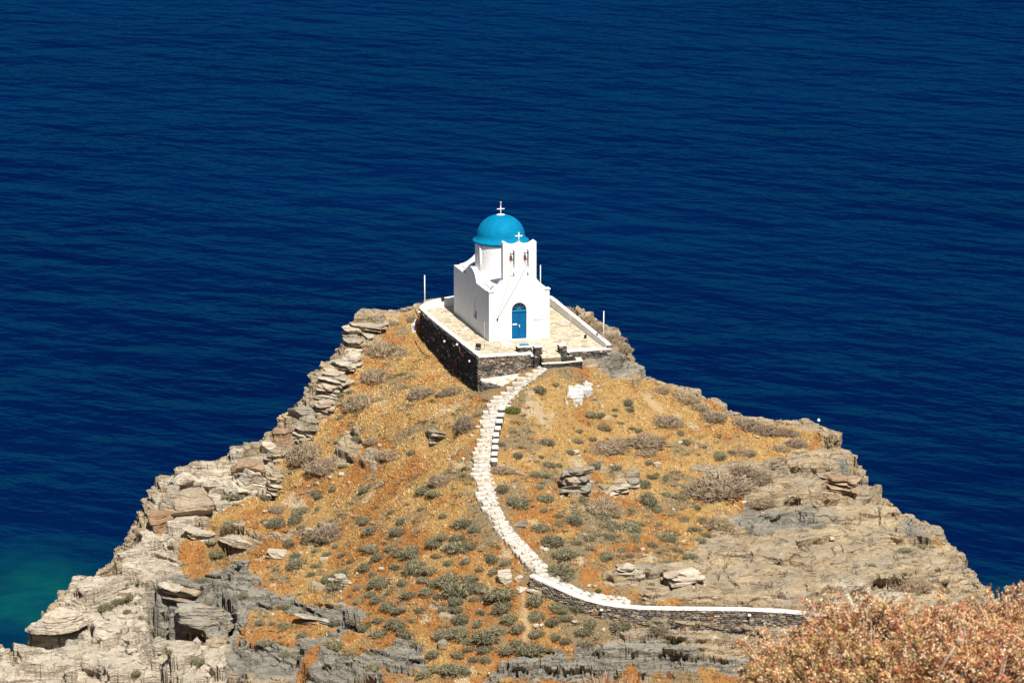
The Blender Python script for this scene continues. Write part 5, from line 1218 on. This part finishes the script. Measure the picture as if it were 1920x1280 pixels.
FB = [(1500,1192,220,62,0,'leftmost golden wilted shrub in the lower right foreground'),(1625,1134,230,61,0,'golden wilted shrub standing tallest in middle of the foreground row'),(1770,1142,220,60,1,'reddish pink wilted shrub in the lower right foreground'),(1910,1112,180,61,0,'pale gold wilted shrub cut by the right picture edge'),
      (1560,1200,240,57,2,'olive tinged wilted shrub low in the foreground'),(1700,1205,260,56,2,'brown and olive wilted shrub at bottom below the reddish one'),(1850,1190,250,56,1,'coppery wilted shrub at the bottom right corner'),(1458,1246,130,58,2,'small olive brown wilted shrub at the far left of the foreground')]
seen_ = set()
for px, tp, w, dist, kind, lb in FB:
    o = wp[kind] if kind not in seen_ else copy_tree(wp[kind]); seen_.add(kind)
    y = CAM[1]+dist*math.cos(TH); p = on_y(px, tp, y); s = w/2*dist/F
    gz_ = float(bilin(HGT, p[0], p[1])); sc = max(s, .8)
    hz = max(.8, (p[2]-gz_)/1.75)
    o.location = (p[0], p[1], p[2]-.80*hz); o.scale = (sc, sc*.9, hz); o.rotation_euler[2] = random.uniform(-.4, .4)
    tag(o, lb, 'shrub', 'wilted shrubs in the foreground')
y = CAM[1]+54; a_ = on_y(1755, 1300, y); br = empty('bare_branch', tuple(a_)); tag(br, 'bare pale forked branch sticking out of the coppery foreground shrub', 'branch')
def brp(*p): return [tuple(on_y(px, py, y+dy)-a_) for px, py, dy in p]
bm = bmesh.new(); tube_bm(bm, brp((1752,1330,.2),(1760,1260,.1),(1775,1235,0),(1793,1208,-.1)), [.03,.026,.022,.016], 7); from_bm('main_limb', bm, M['twig'], br, smooth=True)
bm = bmesh.new(); tube_bm(bm, brp((1793,1208,-.1),(1796,1196,-.1),(1797,1190,-.1)), [.016,.012,.008], 6); tube_bm(bm, brp((1792,1209,-.1),(1803,1203,-.15),(1812,1200,-.2)), [.014,.011,.007], 6); from_bm('fork', bm, M['twig'], br, smooth=True)
# bare twigs poking up at the bottom edge
tw = empty('bare_twigs', (0, 0, 0)); y = CAM[1]+60
tag(tw, 'sparse pale and reddish bare twigs poking up at the bottom edge', 'shrub')
q = on_y(1130, 1275, y); tw.location = (q[0], q[1], q[2]-1.2)
for k in range(26):
    px = 1075+k*6+random.uniform(-6, 6); e = on_y(px if px < 1225 else px-60, random.uniform(1254, 1276), y+random.uniform(-.3, .3))-np.array(tw.location)
    bm = bmesh.new(); tube_bm(bm, [(e[0]*.3, e[1]*.5, -.6), (e[0]*.8+random.uniform(-.05, .05), e[1], e[2]-.35), (e[0]+random.uniform(-.03, .03), e[1], e[2]-.12), e], [.012, .01, .008, .005], 5)
    from_bm('twig', bm, M['twig'] if k % 3 else M['rust'], tw)
# float on the sea
p = on_z(1535, 789, SEA); bu = empty('buoy', tuple(p)); tag(bu, 'tiny white float alone on the blue water off the right shore', 'buoy')
from_bm('float_ball', lathe([(0, -.15), (.2, -.1), (.27, .06), (.22, .24), (.1, .32), (0, .34)], 16), M['white'], bu, smooth=True)
bm = bmesh.new(); tube_bm(bm, [(0, 0, .3), (0, 0, .48)], .05, 8); from_bm('top_ring', bm, M['white'], bu); bu.scale = (.5, .5, .5)


# ------------------------------------------------------------------ light, sky, camera
AZ, EL = R(20), R(53)
sd_ = Vector((math.sin(AZ)*math.cos(EL), -math.cos(AZ)*math.cos(EL), math.sin(EL)))
sl = bpy.data.lights.new('sun', 'SUN'); sl.energy = 5.0; sl.angle = R(.53); sl.color = (1, .95, .87)
so = bpy.data.objects.new('sun', sl); COL.objects.link(so); so.rotation_euler = sd_.to_track_quat('Z', 'Y').to_euler(); so.location = (40, -60, 90)
w = bpy.data.worlds.new('World'); scene.world = w; w.use_nodes = True
nt = w.node_tree; bg = nt.nodes['Background']; sky = nt.nodes.new('ShaderNodeTexSky'); sky.sky_type = 'NISHITA'; sky.sun_disc = False
sky.sun_elevation = EL; sky.sun_rotation = math.atan2(sd_.x, sd_.y); sky.altitude = 50; sky.air_density = 1; sky.dust_density = .6; sky.ozone_density = 2
nt.links.new(sky.outputs[0], bg.inputs[0]); bg.inputs[1].default_value = .05
cam = bpy.data.cameras.new('camera'); cam.sensor_width = 36; cam.lens = 36*F/1920; cam.clip_end = 6000; cam.clip_start = .5
co = bpy.data.objects.new('camera', cam); COL.objects.link(co); co.location = CAM; co.rotation_euler = (R(90)-TH, 0, 0)
cam.dof.use_dof = True; cam.dof.focus_distance = 238; cam.dof.aperture_fstop = 4.0
scene.camera = co
vs = scene.view_settings; vs.view_transform = 'Standard'; vs.look = 'None'; vs.exposure = .45; vs.gamma = 1
